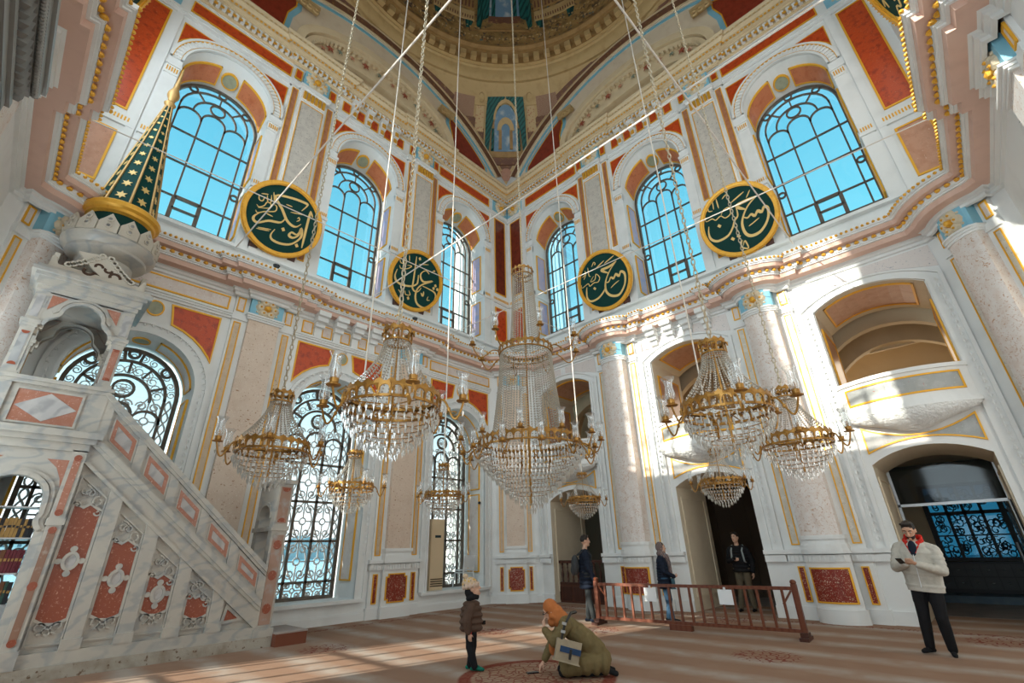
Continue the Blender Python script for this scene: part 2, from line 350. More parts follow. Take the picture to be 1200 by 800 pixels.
# ---------------------------------------------------------------- the hall
floor_mb = MB().box(FW, -7.5, 16, -1.0, 16, -.2, 0)
HU, ZU, GU = 1.14, 13.86, 13.42        # upper window: half width, spring at the wall, spring at the glass
HL, ZL = 1.13, 4.9                     # lower window
DEP = .95
SX, SR, SZ = 7.1, 11.49, 12.37         # pendentive sphere
def lun(u): return SZ+sqrt(max(SR*SR-SX*SX-(u-SX)**2, 0))
def quarter(f, c): return lambda u, o, z: f(c+u, o, z)
GREYWALL = WHITE
ACANT = mat('carved_plaster', (.78, .78, .76), .6, bump=(14, 1.0, .06))
def upper_window(f, c, idx, full, wall):
    g = quarter(f, c)
    A = arch(0, HU, GU)
    outer = [(HU, 9.55)]+[(-x, z) for x, z in A]+[(-HU, 9.55)]
    fr = obj('window_%d' % idx, MB().band(g, outer, inset(outer, .07), -DEP-.04, -DEP+.05, True), IRON, None, 'structure')
    bars = []
    B = lambda *a: bars.append(MB().box(g, *a))
    for x in (-.3, .3): B(x-.022, x+.022, -DEP-.02, -DEP+.035, 9.6, 13.24)
    for x in (-.88, .88): B(x-.022, x+.022, -DEP-.02, -DEP+.035, 9.6, 13.5)
    for z in (10.32, 11.42, 12.47): B(-HU+.03, HU-.03, -DEP-.02, -DEP+.03, z-.022, z+.022)
    for x in (-.3, .3): B(x-.05, x+.05, -DEP-.02, -DEP+.05, 9.6, 10.32)
    B(-.3, .3, -DEP-.02, -DEP+.05, 9.93, 9.98); B(-.3, .3, -DEP-.02, -DEP+.05, 10.27, 10.36)
    for x, h in ((0, .3), (-.59, .29), (.59, .29)): bars.append(MB().strip(g, arch(x, h, 13.22 if x == 0 else 13.08, None, 10), .045, -DEP-.02, -DEP+.035))
    def arc(r, z, a0, a1, n=14): return [(-r*cos(radians(a0+(a1-a0)*i/n)), z+r*sin(radians(a0+(a1-a0)*i/n))) for i in range(n+1)]
    bars.append(MB().strip(g, arc(.56, 13.42, 0, 180), .045, -DEP-.02, -DEP+.035))
    bars.append(MB().strip(g, arc(.88, 13.42, 0, 180), .045, -DEP-.02, -DEP+.035))
    ring = lambda x, z, r: MB().strip(g, [(x+r*cos(2*pi*i/14), z+r*sin(2*pi*i/14)) for i in range(14)], .045, -DEP-.02, -DEP+.035, True)
    bars.append(ring(0, 13.76, .19))
    for a in (45, 90, 135): bars.append(ring(1.0*cos(radians(a)), 13.42+1.0*sin(radians(a)), .10))
    for a in (50, 90, 130): bars.append(MB().strip(g, [(r*cos(radians(a)), 13.42+r*sin(radians(a))) for r in (.58, .86)], .04, -DEP-.02, -DEP+.03))
    for x in (-1.0, 1.0): bars.append(ring(x, 11.05, .09))
    if full:
        for b in bars: obj('glazing_bar', b, IRON, fr)
        us = [-HU+.06, -.88, -.3, .3, .88, HU-.06]; zs = [9.6, 10.32, 11.42, 12.47, 13.42]
        for i in range(5):
            for k in range(4): obj('pane', MB().box(g, us[i], us[i+1], -DEP-.006, -DEP+.006, zs[k], zs[k+1]), GLASS, fr)
        obj('pane', MB().prism(g, arch(0, HU-.05, 13.42), -DEP-.006, -DEP+.006, True), GLASS, fr)
    else:
        mb = MB()
        for b in bars: mb.add(b.v, b.f)
        obj('glazing_bars', mb, IRON, fr)
        obj('pane', MB().prism(g, [(-HU+.05, 9.6)]+[(HU-.05, 9.6)]+[(-x, z) for x, z in arch(0, HU-.05, 13.42)], -DEP-.006, -DEP+.006, True), GLASS, fr)
    # archivolt, imposts, jamb strips
    obj('archivolt', MB().band(g, arch(0, HU+.02, ZU), arch(0, 1.44, ZU), 0, .07), WHITE, wall)
    obj('archivolt_rim', MB().band(g, arch(0, 1.40, ZU), arch(0, 1.47, ZU), .02, .11).band(g, arch(0, HU, ZU), arch(0, HU+.06, ZU), .02, .1), WHITE, wall)
    ribs = MB()
    for i in range(34):
        a = pi*(i+.5)/34; ca, sa = cos(a), sin(a); t = .026
        P = [(r*ca-s*t*sa, ZU+r*sa+s*t*ca) for r, s in ((1.21, -1), (1.38, -1), (1.38, 1), (1.21, 1))]
        ribs.prism(g, P, .06, .105)
    obj('archivolt_flutes', ribs, WHITE, wall, 'stuff')
    obj('gilt_arch_line', MB().band(g, arch(0, 1.385, ZU), arch(0, 1.40, ZU), .06, .115).band(g, arch(0, 1.195, ZU), arch(0, 1.21, ZU), .06, .1), GOLDP, wall)
    for s in (-1, 1):
        h = lambda u, o, z, s=s: f(c+s*u, o, z)
        obj('impost', MB().box(h, HU-.02, 1.48, -.04, .1, 13.5, 13.6).box(h, HU, 1.45, -.04, .06, 13.22, 13.5).box(h, HU-.02, 1.46, -.04, .08, 10.98, 11.08).box(h, HU, 1.45, -.04, .05, 11.08, 11.28), WHITE, wall)
        gd = MB()
        for k in range(5): gd.box(h, 1.175+k*.055, 1.2+k*.055, .05, .075, 13.3, 13.45).box(h, 1.175+k*.055, 1.2+k*.055, .04, .066, 11.12, 11.24)
        obj('gilt_dentil_row', gd, GOLDP, wall, 'stuff')
        obj('jamb_strip', MB().box(h, HU, 1.43, 0, .035, 9.0, 13.22), WHITE, wall)
        # reveal panels
        j = lambda a, b, z, s=s: f(c+s*(HU-b), -a, z)
        jm = MB().box(j, .03, DEP-.06, 0, .03, 11.0, 11.22)
        obj('reveal_moulding', jm, WHITE, wall)
        if full:
            panel(j, rect(.2, .74, 11.4, 13.1), 0.02, LILAC, wall)
            panel(j, rect(.2, .74, 9.35, 10.85), 0.02, LILAC, wall)
    if full:
        def so(t, b, a):
            k = a/DEP; r = HU-b; return f(c-r*cos(t), -a, ZU+(GU-ZU)*k+r*sin(t))
        for t0, t1 in ((.22, 1.28), (pi-1.28, pi-.22)):
            n = 8; q = MB(); e = MB()
            sw = lambda u, o, z: so(u, o, z)
            p = obj('marble_panel', MB().grid(sw, t0, t1, .3, .78, -.02, .025, n), ORANGE, wall)
            obj('gilt_border', MB().grid(sw, t0-.03, t1+.03, .26, .3, -.02, .035, n).grid(sw, t0-.03, t1+.03, .78, .82, -.02, .035, n).grid(sw, t0-.03, t0, .26, .82, -.02, .035).grid(sw, t1, t1+.03, .26, .82, -.02, .035), GOLDP, p)
        D = [(pi/2+.17*cos(2*pi*i/18), .54+.19*sin(2*pi*i/18)) for i in range(18)]
        p = obj('stone_disc', MB().prism(so, D, -.02, .03), GREEND, wall)
        obj('gilt_border', MB().band(so, D, [(pi/2+(x-pi/2)*1.18, .54+(y-.54)*1.18) for x, y in D], -.02, .045, True), GOLDP, p)
    # red spandrels
    for s in (-1, 1):
        h = lambda u, o, z, s=s: f(c+s*u, o, z)
        arcp = [(1.52*sin(radians(a)), ZU+1.52*cos(radians(a))) for a in (22, 32, 42, 52, 62, 68)]
        if full: panel(h, arcp+[(1.43, 15.30)] if arcp[-1][0] < 1.43 else [(1.52*sin(radians(a)), ZU+1.52*cos(radians(a))) for a in (22, 32, 42, 52, 62)]+[(1.42, 14.5), (1.42, 15.32), (.58, 15.32)], .0, RED if idx else ORANGE, wall, 'red_marble_panel', .03)
def rosette(f, c, z, r, o, parent, petals=6):
    """gilded plaster flower: a boss ringed by petals"""
    mb = MB(); g = MB()
    fx = lambda u, oo, zz: f(u, oo, zz)
    for k in range(petals):
        a = 2*pi*k/petals; u, zz = c+.62*r*cos(a), z+.62*r*sin(a)
        def ball(cx, cz, rr, h, m):
            n = 8; vs = [fx(cx, o+h, cz)]; fs = []
            for q, hh in ((.6, .8), (1, 0)):
                for i in range(n): vs.append(fx(cx+rr*q*cos(2*pi*i/n), o+h*hh, cz+rr*q*sin(2*pi*i/n)))
            for i in range(n):
                j = (i+1) % n; fs += [(0, 1+i, 1+j), (1+i, 1+j, 1+n+j, 1+n+i)]
            m.add(vs, fs)
        ball(u, zz, .43*r, .12*r+.04, mb); ball(u, zz, .15*r, .2*r+.05, g)
        ball(c+.98*r*cos(a+.5), z+.98*r*sin(a+.5), .12*r, .03, mb)
    ball(c, z, .36*r, .3*r+.05, g)
    p = obj('rosette', mb, CREAM_P, parent); obj('gilded_boss', g, GOLD, p)
CREAM_P = mat('rosette_plaster', (.68, .58, .42), .5)
def upper_tier(f, nm, idx0, full):
    mb = MB(); ops = [(arch(c, HU, ZU), 9.0) for c in C3]
    wallmesh(mb, f, 0, W, 8.2, 17.7, ops, lun)
    for c in C3: reveal(mb, f, arch(c, HU, ZU), arch(c, HU, GU), 9.0, 9.5, DEP+.1)
    wall = obj(nm, mb, WHITE, None, 'structure')
    for i, c in enumerate(C3): upper_window(f, c, idx0+i, full, wall)
    obj('sill_moulding', MB().box(f, 0, W, 0, .10, 8.28, 8.42).box(f, 0, W, 0, .07, 8.42, 8.55).box(f, 0, W, 0, .14, 8.86, 8.95), WHITE, wall)
    if full:
        for s in (-1, 1):
            h = (lambda u, o, z: f(u, o, z)) if s < 0 else (lambda u, o, z: f(W-u, o, z))
            panel(h, rect(.20, .86, 11.46, 15.42), .01, DARKRED if s < 0 else RED, wall, 'red_marble_panel', .045)
            panel(h, rect(.20, .86, 9.25, 10.78), .01, RED if s < 0 else PEACH, wall, 'marble_panel', .045)
            obj('impost', MB().box(h, 0, 1.1, 0, .06, 10.98, 11.08).box(h, 0, 1.05, 0, .04, 11.08, 11.28), WHITE, wall)
            gd = MB()
            for k in range(14): gd.box(h, .1+k*.065, .13+k*.065, .03, .055, 11.12, 11.24)
            obj('gilt_dentil_row', gd, GOLDP, wall, 'stuff')
            obj('corner_strip', MB().box(h, .95, 1.12, 0, .05, 8.95, 15.5), WHITE, wall)
            # frieze over the side bays
            panel(h, rect(1.2, 4.04, 15.84, 16.30), .01, RED, wall, 'red_marble_panel', .035)
            b = obj('frieze_block', MB().box(h, .06, .96, 0, .05, 15.74, 16.5), BLUE, wall)
            rosette(h, .47, 16.12, .35, .05, wall)
        # centre bay: brackets and little red squares
        g = quarter(f, 7.1)
        for k in range(5): panel(g, rect(-1.27+k*.56, -.97+k*.56, 15.86, 16.32), .01, RED, wall, 'red_marble_panel', .03)
        for k in range(4):
            x = -.84+k*.56
            br = obj('bracket', MB().box(g, x-.09, x+.09, 0, .10, 15.8, 16.05).box(g, x-.11, x+.11, 0, .2, 16.05, 16.3).box(g, x-.13, x+.13, 0, .28, 16.3, 16.46), WHITE, wall)
            obj('gilded_leaf', MB().box(g, x-.06, x+.06, .1, .13, 15.84, 16.02).box(g, x-.07, x+.07, .2, .23, 16.08, 16.26), GOLD, br)
    obj('architrave', MB().box(f, 0, W, 0, .06, 15.50, 15.62).box(f, 0, W, 0, .09, 15.62, 15.72).box(f, 0, W, 0, .05, 16.36, 16.5), WHITE, wall)
    for c in PC:
        g = quarter(f, c)
        pil = obj('pilaster', MB().box(g, -.72, .72, 0, .05, 8.95, 15.5).box(g, -.42, .42, .05, .12, 8.95, 15.05).box(g, -.76, .76, 0, .09, 8.95, 9.15), WHITE, wall)
        if not full: continue
        for s in (-1, 1):
            h = lambda u, o, z, s=s: f(c+s*u, o, z)
            panel(h, rect(.49, .68, 11.42, 15.42), .055, BROWN, pil, 'brown_marble_strip', .025)
            panel(h, rect(.49, .68, 9.25, 10.8), .055, BROWN, pil, 'brown_marble_strip', .025)
            panel(h, rect(.48, .70, 15.88, 16.30), .06, RED, wall, 'red_marble_panel', .03)
        panel(g, rect(-.37, .37, 9.25, 14.98), .125, GREYM, pil, 'marble_shaft', .025)
        cap = obj('capital', MB().box(g, -.40, .40, .05, .17, 15.05, 15.42).box(g, -.46, .46, .05, .22, 15.42, 15.5).box(g, -.50, .50, .05, .28, 15.5, 15.62).box(g, -.78, .78, 0, .12, 15.5, 15.72), WHITE, pil)
        lf = MB()
        for k in range(6): lf.box(g, -.36+k*.125, -.27+k*.125, .16, .23, 15.1, 15.4)
        obj('gilded_leaf', lf, GOLD, cap)
        obj('frieze_block', MB().box(g, -.42, .42, 0, .13, 15.72, 16.5), BLUE, wall)
        rosette(g, 0, 16.12, .37, .13, wall)
    # lunette under the great arch
    if full:
        obj('lunette_wall', MB().prism(f, [(.7, 17.25), (W-.7, 17.25)]+[(W-.7-(W-1.4)*i/24, lun(W-.7-(W-1.4)*i/24)-.1) for i in range(25)], -.02, .008), IVORY, wall)
        mid = quarter(f, 7.1)
        def el(a, b, z0, n=24): return [(-a*cos(pi*i/n), z0+b*sin(pi*i/n)) for i in range(n+1)]
        obj('lunette_field', MB().prism(mid, el(2.25, .6, 17.2), 0, .12), IVORY, wall)
        obj('lunette_arch', MB().band(mid, el(2.2, .55, 17.2), el(3.1, 1.60, 17.2), .0, .36).band(mid, el(2.86, 1.32, 17.2), el(3.02, 1.50, 17.2), .3, .48).band(mid, el(3.06, 1.54, 17.2), el(3.34, 1.84, 17.2), .3, .58).band(mid, el(2.15, .5, 17.2), el(2.32, .68, 17.2), .3, .46), TANL_W, wall)
        for k in range(12):
            t = .3+(pi-.6)*k/11; x, z = -2.55*cos(t), 17.2+1.0*sin(t)
            m = MB()
            for q in range(5): m.add(*petal(mid, x, z, .08+.03*(k % 3 == 1), q*1.256, .42))
            obj('painted_leaf', m, (SLATEG, ROSE, BROWN)[k % 3], wall, 'stuff')
        dn = MB()
        for k in range(40):
            t = pi*(k+.5)/40; x, z = -2.8*cos(t), 17.2+1.26*sin(t); dn.box(mid, x-.045, x+.045, .40, .52, z-.07, z+.07)
        obj('lunette_dentils', dn, TANL_W, wall, 'stuff')
        for s in (-1, 1):
            h = lambda u, o, z, s=s: f(7.1+s*u, o, z)
            def edge(off, a, b, n=10):
                R = 9.03-off; return [(a+(b-a)*i/n, SZ+sqrt(R*R-(a+(b-a)*i/n)**2)) for i in range(n+1)]
            low = 17.25
            outer = [(u, z) for u, z in edge(1.0, 2.2, 5.75)]
            poly = [(3.5, low), (3.45, 18.5), (3.25, 19.1)]+[p for p in edge(.92, 3.3, 5.75, 8)]+[(5.9, low)]
            bp = obj('blue_border', MB().prism(h, poly, 0, .03), BLUE, wall)
            panel(h, inset(poly, .17), .04, DARKR2, wall, 'red_marble_panel', .04)
            sc = MB().box(h, 2.75, 3.5, .05, .35, 19.35, 19.5)
            for q in range(3): sc.tube([h(2.9+.22*q+.1*cos(t*.7), .35, 19.15+.1*sin(t*.7)) for t in range(9)], .05, 6)
            obj('scroll_bracket', sc, GOLD_W, wall)
        ob = MB().band(f, [(7.1+(9.03-.68)*cos(t), SZ+(9.03-.68)*sin(t)) for t in [radians(41+98*i/30) for i in range(31)]], [(7.1+(9.03-.12)*cos(t), SZ+(9.03-.12)*sin(t)) for t in [radians(41+98*i/30) for i in range(31)]], 0, .07)
        obj('great_arch_band', ob, IVORY, wall)
        T_ = [radians(41+98*i/30) for i in range(31)]; rr = lambda r: [(7.1+r*cos(t), SZ+r*sin(t)) for t in T_]
        obj('ornamented_band', MB().band(f, rr(8.50), rr(8.86), 0, .09), TANB, wall)
        obj('gilt_arch_line', MB().band(f, rr(8.44), rr(8.50), 0, .11).band(f, rr(8.86), rr(8.93), 0, .11), TANL_W, wall)
        obj('blue_arch_line', MB().band(f, rr(8.22), rr(8.35), 0, .04), BLUE, wall)
    return wall
IVORY = mat('warm_ivory_plaster', (.78, .66, .50), .6, layers=[('noise', 3, (.70, .57, .41), .5, .8)])
TANL_W = mat('ivory_plaster', (.70, .56, .36), .6, layers=[('noise', 3, (.62, .47, .28), .5, .8)])
SLATEG = mat('painted_green_leaf', (.20, .22, .16), .6)
GOLD_W = mat('old_gilding', (.60, .42, .20), .5, .25)
DARKR2 = mat('deep_red_marble', (.30, .04, .02), .3, layers=[('noise', 6, (.20, .025, .012), .45, .72), ('noise', 40, (.42, .14, .08), .66, .72)])
def petal(f, x, z, r, a, o):
    ca, sa = cos(a), sin(a)
    P = [(0, 0), (.6*r, .45*r), (1.6*r, 0), (.6*r, -.45*r)]
    vs = [f(x+p*ca-q*sa, o+(.03 if i in (0, 2) else .06), z+p*sa+q*ca) for i, (p, q) in enumerate(P)]
    return vs, [(0, 1, 2, 3)]
WL = upper_tier(FL, 'wall_left', 1, True)
WR = upper_tier(FR, 'wall_right', 4, True)
WQ = upper_tier(FQ, 'wall_qibla', 7, False)
WB = upper_tier(FB, 'wall_back', 10, False)
# lower half of the walls
def lower_window(f, c, idx, wall, scroll=True):
    g = quarter(f, c); hg = 1.06
    A = arch(0, hg, ZL)
    outer = [(hg, .5)]+[(-x, z) for x, z in A]+[(-hg, .5)]
    fr = obj('window_%d' % idx, MB().band(g, outer, inset(outer, .08), -DEP-.04, -DEP+.05, True), IRON, None, 'structure')
    bars = []; ya, yb = -DEP-.02, -DEP+.04
    for x in (-.28, .28): bars.append(MB().box(g, x-.03, x+.03, ya, yb, .55, 4.4))
    for x in (-.8, .8): bars.append(MB().box(g, x-.028, x+.028, ya, yb, .55, 4.9))
    for z in (.90, 1.86, 2.83, 3.82): bars.append(MB().box(g, -hg+.04, hg-.04, ya, yb, z-.028, z+.028))
    for x in (0, -.54, .54): bars.append(MB().strip(g, arch(x, .27, 4.42 if x == 0 else 4.3, None, 10), .055, ya, yb))
    bars.append(MB().strip(g, arch(0, .53, 4.78), .06, ya, yb)); bars.append(MB().strip(g, arch(0, .80, 4.85), .06, ya, yb))
    ring = lambda x, z, r: MB().strip(g, [(x+r*cos(2*pi*i/16), z+r*sin(2*pi*i/16)) for i in range(16)], .055, ya, yb, True)
    bars.append(ring(0, 5.0, .19))
    for a in (42, 90, 138): bars.append(ring(.93*cos(radians(a)), ZL+.93*sin(radians(a)), .1))
    for a in (25, 60, 90, 120, 155): bars.append(MB().strip(g, [(r*cos(radians(a)), 4.82+r*sin(radians(a))) for r in (.55, .8)], .05, ya, yb))
    for a in (80, 100): bars.append(MB().strip(g, [(r*cos(radians(a)), 4.86+r*sin(radians(a))) for r in (.82, 1.04)], .06, ya, yb))
    for b in bars: obj('glazing_bar', b, IRON, fr)
    us = [-hg+.06, -.8, -.28, .28, .8, hg-.06]; zs = [.55, .9, 1.86, 2.83, 3.82, 4.9]
    for i in range(5):
        for k in range(5): obj('pane', MB().box(g, us[i], us[i+1], -DEP-.106, -DEP-.094, zs[k], zs[k+1]), GLASS, fr)
    obj('pane', MB().prism(g, arch(0, hg-.05, ZL), -DEP-.106, -DEP-.094, True), GLASS, fr)
    if not scroll: return
    r_ = .023; oo = -DEP-.05
    def spiral(x, z, r, a0, turns, sg): return [g(x+r*(1-.75*t/14)*cos(a0+sg*turns*2*pi*t/14), oo, z+r*(1-.75*t/14)*sin(a0+sg*turns*2*pi*t/14)) for t in range(15)]
    def cell(x0, x1, z0, z1):
        m = MB(); cx, cz = (x0+x1)/2, (z0+z1)/2; w, h = (x1-x0)/2, (z1-z0)/2
        if w < .16:
            for k in range(2): m.tube([g(x0+(x1-x0)*(.5+.32*sin(t*.9+k*pi)), oo, z0+(z1-z0)*t/14) for t in range(15)], r_, 4)
            return m
        q = min(w, h)
        for sx in (-1, 1):
            for sz in (-1, 1):
                m.tube(spiral(cx+sx*w*.48, cz+sz*h*.6, q*.42, pi/2-sx*pi/2, 1.4, sx*sz), r_, 4)
            m.tube([g(cx+sx*w*(.1+.75*abs(sin(pi*t/12))), oo, z0+2*h*t/12) for t in range(13)], r_, 4)
        m.tube([g(cx+q*.3*cos(2*pi*t/12), oo, cz+q*.3*sin(2*pi*t/12)) for t in range(12)], r_, 4, True)
        for a in range(4): m.tube([g(cx+q*.3*cos(a*pi/2), oo, cz+q*.3*sin(a*pi/2)), g(cx+w*.98*cos(a*pi/2), oo, cz+h*.98*sin(a*pi/2))], r_, 4)
        return m
    for i in range(5):
        for k in range(5): obj('scrollwork', cell(us[i], us[i+1], zs[k], zs[k+1]), SCROLL, fr)
    m = MB()
    for k in range(11):
        a = radians(12+156*k/10); x, z = .66*cos(a), 4.82+.66*sin(a); m.tube(spiral(x, z, .13, a, 1.6, 1 if k % 2 else -1), .014, 4)
    for k in range(13):
        a = radians(10+160*k/12); x, z = .92*cos(a), 4.88+.92*sin(a); m.tube(spiral(x, z, .1, a, 1.5, 1 if k % 2 else -1), .014, 4)
    for k in range(6): m.tube([g(.1*cos(2*pi*t/8)+.07*cos(k*pi/3), oo, 5.0+.06*sin(2*pi*t/8)+.07*sin(k*pi/3)) for t in range(8)], .012, 4, True)
    obj('scrollwork', m, SCROLL, fr)
def lower_bay(f, c, wall, frieze):
    """arch mouldings, spandrels and frieze over a lower window"""
    g = quarter(f, c)
    A = lambda r: [(-r, .5)]+arch(0, r, ZL)+[(r, .5)]
    obj('archivolt', MB().band(g, A(HL), A(1.40), 0, .04).band(g, A(1.34), A(1.41), .02, .08).band(g, A(HL), A(HL+.06), .02, .07), WHITE, wall)
    lf = MB()
    for s in (-1, 1):
        for k in range(24): lf.add(*petal(lambda u, o, z: g(s*u, o, z), 1.265, 1.45+k*.145, .075, pi/2, .04))
    for k in range(28):
        a = pi*(k+.5)/28; lf.add(*petal(g, -1.265*cos(a), ZL+1.265*sin(a), .075, pi/2+pi/2-a, .03))
    obj('carved_leaves', lf, WHITE, wall, 'stuff')
    for s in (-1, 1):
        h = lambda u, o, z, s=s: f(c+s*u, o, z)
        arcp = [(1.5*sin(radians(a)), ZL+1.5*cos(radians(a))) for a in (14, 24, 34, 44, 54)]
        poly = arcp+[(1.30, 5.66), (1.30, 6.86), (.27, 6.86), (.30, 6.72), (.34, 6.5)]
        panel(h, poly, .01, RED, wall, 'red_marble_panel', .04)
        j = lambda a, b, z, s=s: f(c+s*(HL-b), -a, z)
        panel(j, rect(.2, .74, .9, 3.3), .02, BLUSH, wall); panel(j, rect(.2, .74, 3.45, 4.8), .02, BLUSH, wall)
        def so(t, b, a): return f(c-s*(HL-b)*cos(t), -a, ZL+(HL-b)*sin(t))
        p = obj('marble_panel', MB().grid(so, .15, 1.25, .25, .7, -.02, .02, 8), BLUSH, wall)
        obj('gilt_border', MB().grid(so, .12, 1.28, .22, .25, -.02, .035, 8).grid(so, .12, 1.28, .7, .73, -.02, .035, 8).grid(so, .12, .15, .22, .73, -.02, .035).grid(so, 1.25, 1.28, .22, .73, -.02, .035), GOLDP, p)
    D = [(.17*cos(2*pi*i/20), 6.66+.19*sin(2*pi*i/20)) for i in range(20)]
    panel(g, D, .01, GREEND, wall, 'stone_disc', .03)
    D = [(pi/2+.13*cos(2*pi*i/16), .48+.17*sin(2*pi*i/16)) for i in range(16)]
    so2 = lambda t, b, a: f(c-(HL-b)*cos(t), -a, ZL+(HL-b)*sin(t))
    p = obj('stone_disc', MB().prism(so2, D, -.02, .02), GREEND, wall)
    obj('gilt_border', MB().band(so2, D, [(pi/2+(x-pi/2)*1.2, .48+(y-.48)*1.2) for x, y in D], -.02, .035, True), GOLDP, p)
    frieze_bay(g, wall, frieze)
    obj('window_board', MB().box(g, -1.35, 1.35, -.9, .12, .42, .5), WHITE, wall)
def frieze_bay(g, wall, kind):
    if kind == 'long': panel(g, rect(-1.38, 1.38, 7.14, 7.50), .01, BLUSH, wall, 'marble_panel', .035)
    else:
        for k in range(5): panel(g, rect(-1.27+k*.56, -.97+k*.56, 7.14, 7.50), .01, BLUSH, wall, 'marble_panel', .03)
        for k in range(4):
            x = -.84+k*.56
            obj('bracket', MB().box(g, x-.1, x+.1, 0, .10, 7.08, 7.35).box(g, x-.13, x+.13, 0, .2, 7.35, 7.48).box(g, x-.15, x+.15, 0, .32, 7.48, 7.62).box(g, x-.17, x+.17, 0, .42, 7.62, 7.76), WHITE, wall)
def lower_pilaster(f, c, wall, rnd, w=1., M=CREMA, S=None, bul=.30):
    """dado pedestal, shaft, side strips, frieze block; rnd = a half-round shaft"""
    S = S or (BLUEVEIN if rnd else CREMA2)
    g0 = quarter(f, c); hw = .42
    def g(u, o, z):
        b = bul*sqrt(max(0, 1-(u/.46)**2)) if rnd and o > .1 and abs(u) < .46 else 0
        return g0(u*w, o+b, z)
    n = 10 if rnd else 1
    p = obj('pilaster', MB().box(g0, -.72*w, .72*w, 0, .06, 0, 7.6), WHITE, wall)
    obj('pedestal', MB().box(g0, -.80*w, .80*w, 0, .10, 0, .26).box(g0, -.76*w, .76*w, 0, .07, .26, 1.12).grid(g, -hw, hw, .26, 1.12, .11, .17, n).grid(g, -hw-.03, hw+.03, 0, .26, .11, .22, n), WHITE, p, smooth=rnd)
    dado = MB().box(g0, -.80*w, .80*w, 0, .12, 1.12, 1.26).box(g0, -.84*w, .84*w, 0, .17, 1.28, 1.37).grid(g, -hw, hw, 1.12, 1.26, .11, .2, n).grid(g, -hw-.03, hw+.03, 1.28, 1.37, .11, .26, n)
    obj('dado_rail', dado, WHITE, p)
    fl = MB()
    for k in range(19):
        u = -.76*w+k*.0845*w
        if abs(u) < hw*w: fl.box(g, u/w-.012, u/w+.012, .19, .225, 1.14, 1.25)
        else: fl.box(g0, u-.014, u+.014, .11, .14, 1.14, 1.25)
    obj('dado_flutes', fl, WHITE, p, 'stuff')
    if rnd:
        rpanel(g, -.37, .37, .36, 1.02, .172, DREDP, p, 'red_marble_panel', .03, 10)
    else:
        k = .07; P = [(-.33+k, .34), (.33-k, .34), (.33-k, .34+k), (.33, .34+k), (.33, 1.03-k), (.33-k, 1.03-k), (.33-k, 1.03), (-.33+k, 1.03), (-.33+k, 1.03-k), (-.33, 1.03-k), (-.33, .34+k), (-.33+k, .34+k)]
        panel(g, P, .172, DREDP, p, 'red_marble_panel', .028)
    for s in (-1, 1):
        h = lambda u, o, z, s=s: f(c+s*u*w, o, z)
        panel(h, rect(.52, .66, .34, 1.03), .072, DREDP, p, 'red_marble_panel', .025)
        panel(h, rect(.50, .67, 1.46, 6.86), .062, S, p, 'marble_strip', .025)
        panel(h, rect(.50, .68, 7.16, 7.54), .065, BLUSH, p, 'marble_panel', .028)
    base = MB().grid(g, -hw-.02, hw+.02, 1.37, 1.46, .05, .24, n).grid(g, -hw, hw, 1.46, 1.56, .05, .2, n).grid(g, -hw-.02, hw+.02, 1.56, 1.64, .05, .23, n)
    obj('shaft_base', base, WHITE, p, smooth=False)
    obj('marble_shaft', MB().grid(g, -.37, .37, 1.64, 7.0, .05, .17, n), M, p, smooth=rnd)
    obj('shaft_cap', MB().grid(g, -hw, hw, 6.98, 7.03, .05, .20, n).grid(g, -hw-.02, hw+.02, 7.03, 7.08, .05, .23, n).grid(g, -hw-.04, hw+.04, 7.08, 7.12, .05, .27, n).box(g0, -.74*w, .74*w, 0, .1, 6.92, 7.08), WHITE, p)
    obj('frieze_block', MB().grid(g, -.40, .40, 7.12, 7.64, .05, .18, n), BLUE, p)
    rosette(lambda u, o, z: g(u, o, z), 0, 7.38, .28, .18, p)
CREMA2 = mat('veined_cream_marble', (.62, .49, .36), .32, layers=[('noise', 5, (.55, .41, .29), .45, .75), ('noise', 16, (.25, .20, .17), .63, .70, None, 3)])
DREDP = mat('mottled_red_stone', (.26, .028, .014), .35, layers=[('noise', 9, (.20, .02, .01), .45, .7), ('noise', 15, (.66, .50, .36), .59, .64, None, 3.5)])
BLUSHC = mat('blush_column_marble', (.76, .70, .66), .28, layers=[('noise', 6, (.70, .60, .54), .45, .7), ('noise', 11, (.52, .31, .19), .57, .68, None, 3)])
SPEC = mat('white_speckled_marble', (.72, .66, .63), .3, layers=[('noise', 9, (.36, .36, .38), .62, .70, None, 4)])
lowL = MB()
ops = [(arch(c, HL, ZL), .46) for c in C3]
wallmesh(lowL, FL, .9, W-.9, 0, 8.25, ops)
for c in C3: reveal(lowL, FL, arch(c, HL, ZL), arch(c, HL, ZL), .46, .5, DEP+.15)
obj('lower_wall', lowL, WHITE, WL)
for i, c in enumerate(C3):
    lower_window(FL, c, 13+i, WL); lower_bay(FL, c, WL, 'long' if i != 1 else 'squares')
for c in PC: lower_pilaster(FL, c, WL, False)
def plinth(f, spans, parent):
    m = MB()
    for a, b in spans: m.box(f, a, b, 0, .05, 0, .17).box(f, a, b, 0, .03, .17, .2)
    obj('plinth', m, WHITE, parent)
def arch_rail(f, parent, spans):
    m = MB()
    for a, b in spans: m.box(f, a, b, 0, .05, 6.92, 6.98).box(f, a, b, 0, .08, 6.98, 7.03).box(f, a, b, 0, .11, 7.03, 7.08)
    obj('architrave', m, WHITE, parent)
SP = [(1.2, 4.1), (5.58, 8.62), (10.1, 13.0)]
plinth(FL, SP, WL); arch_rail(FL, WL, SP)
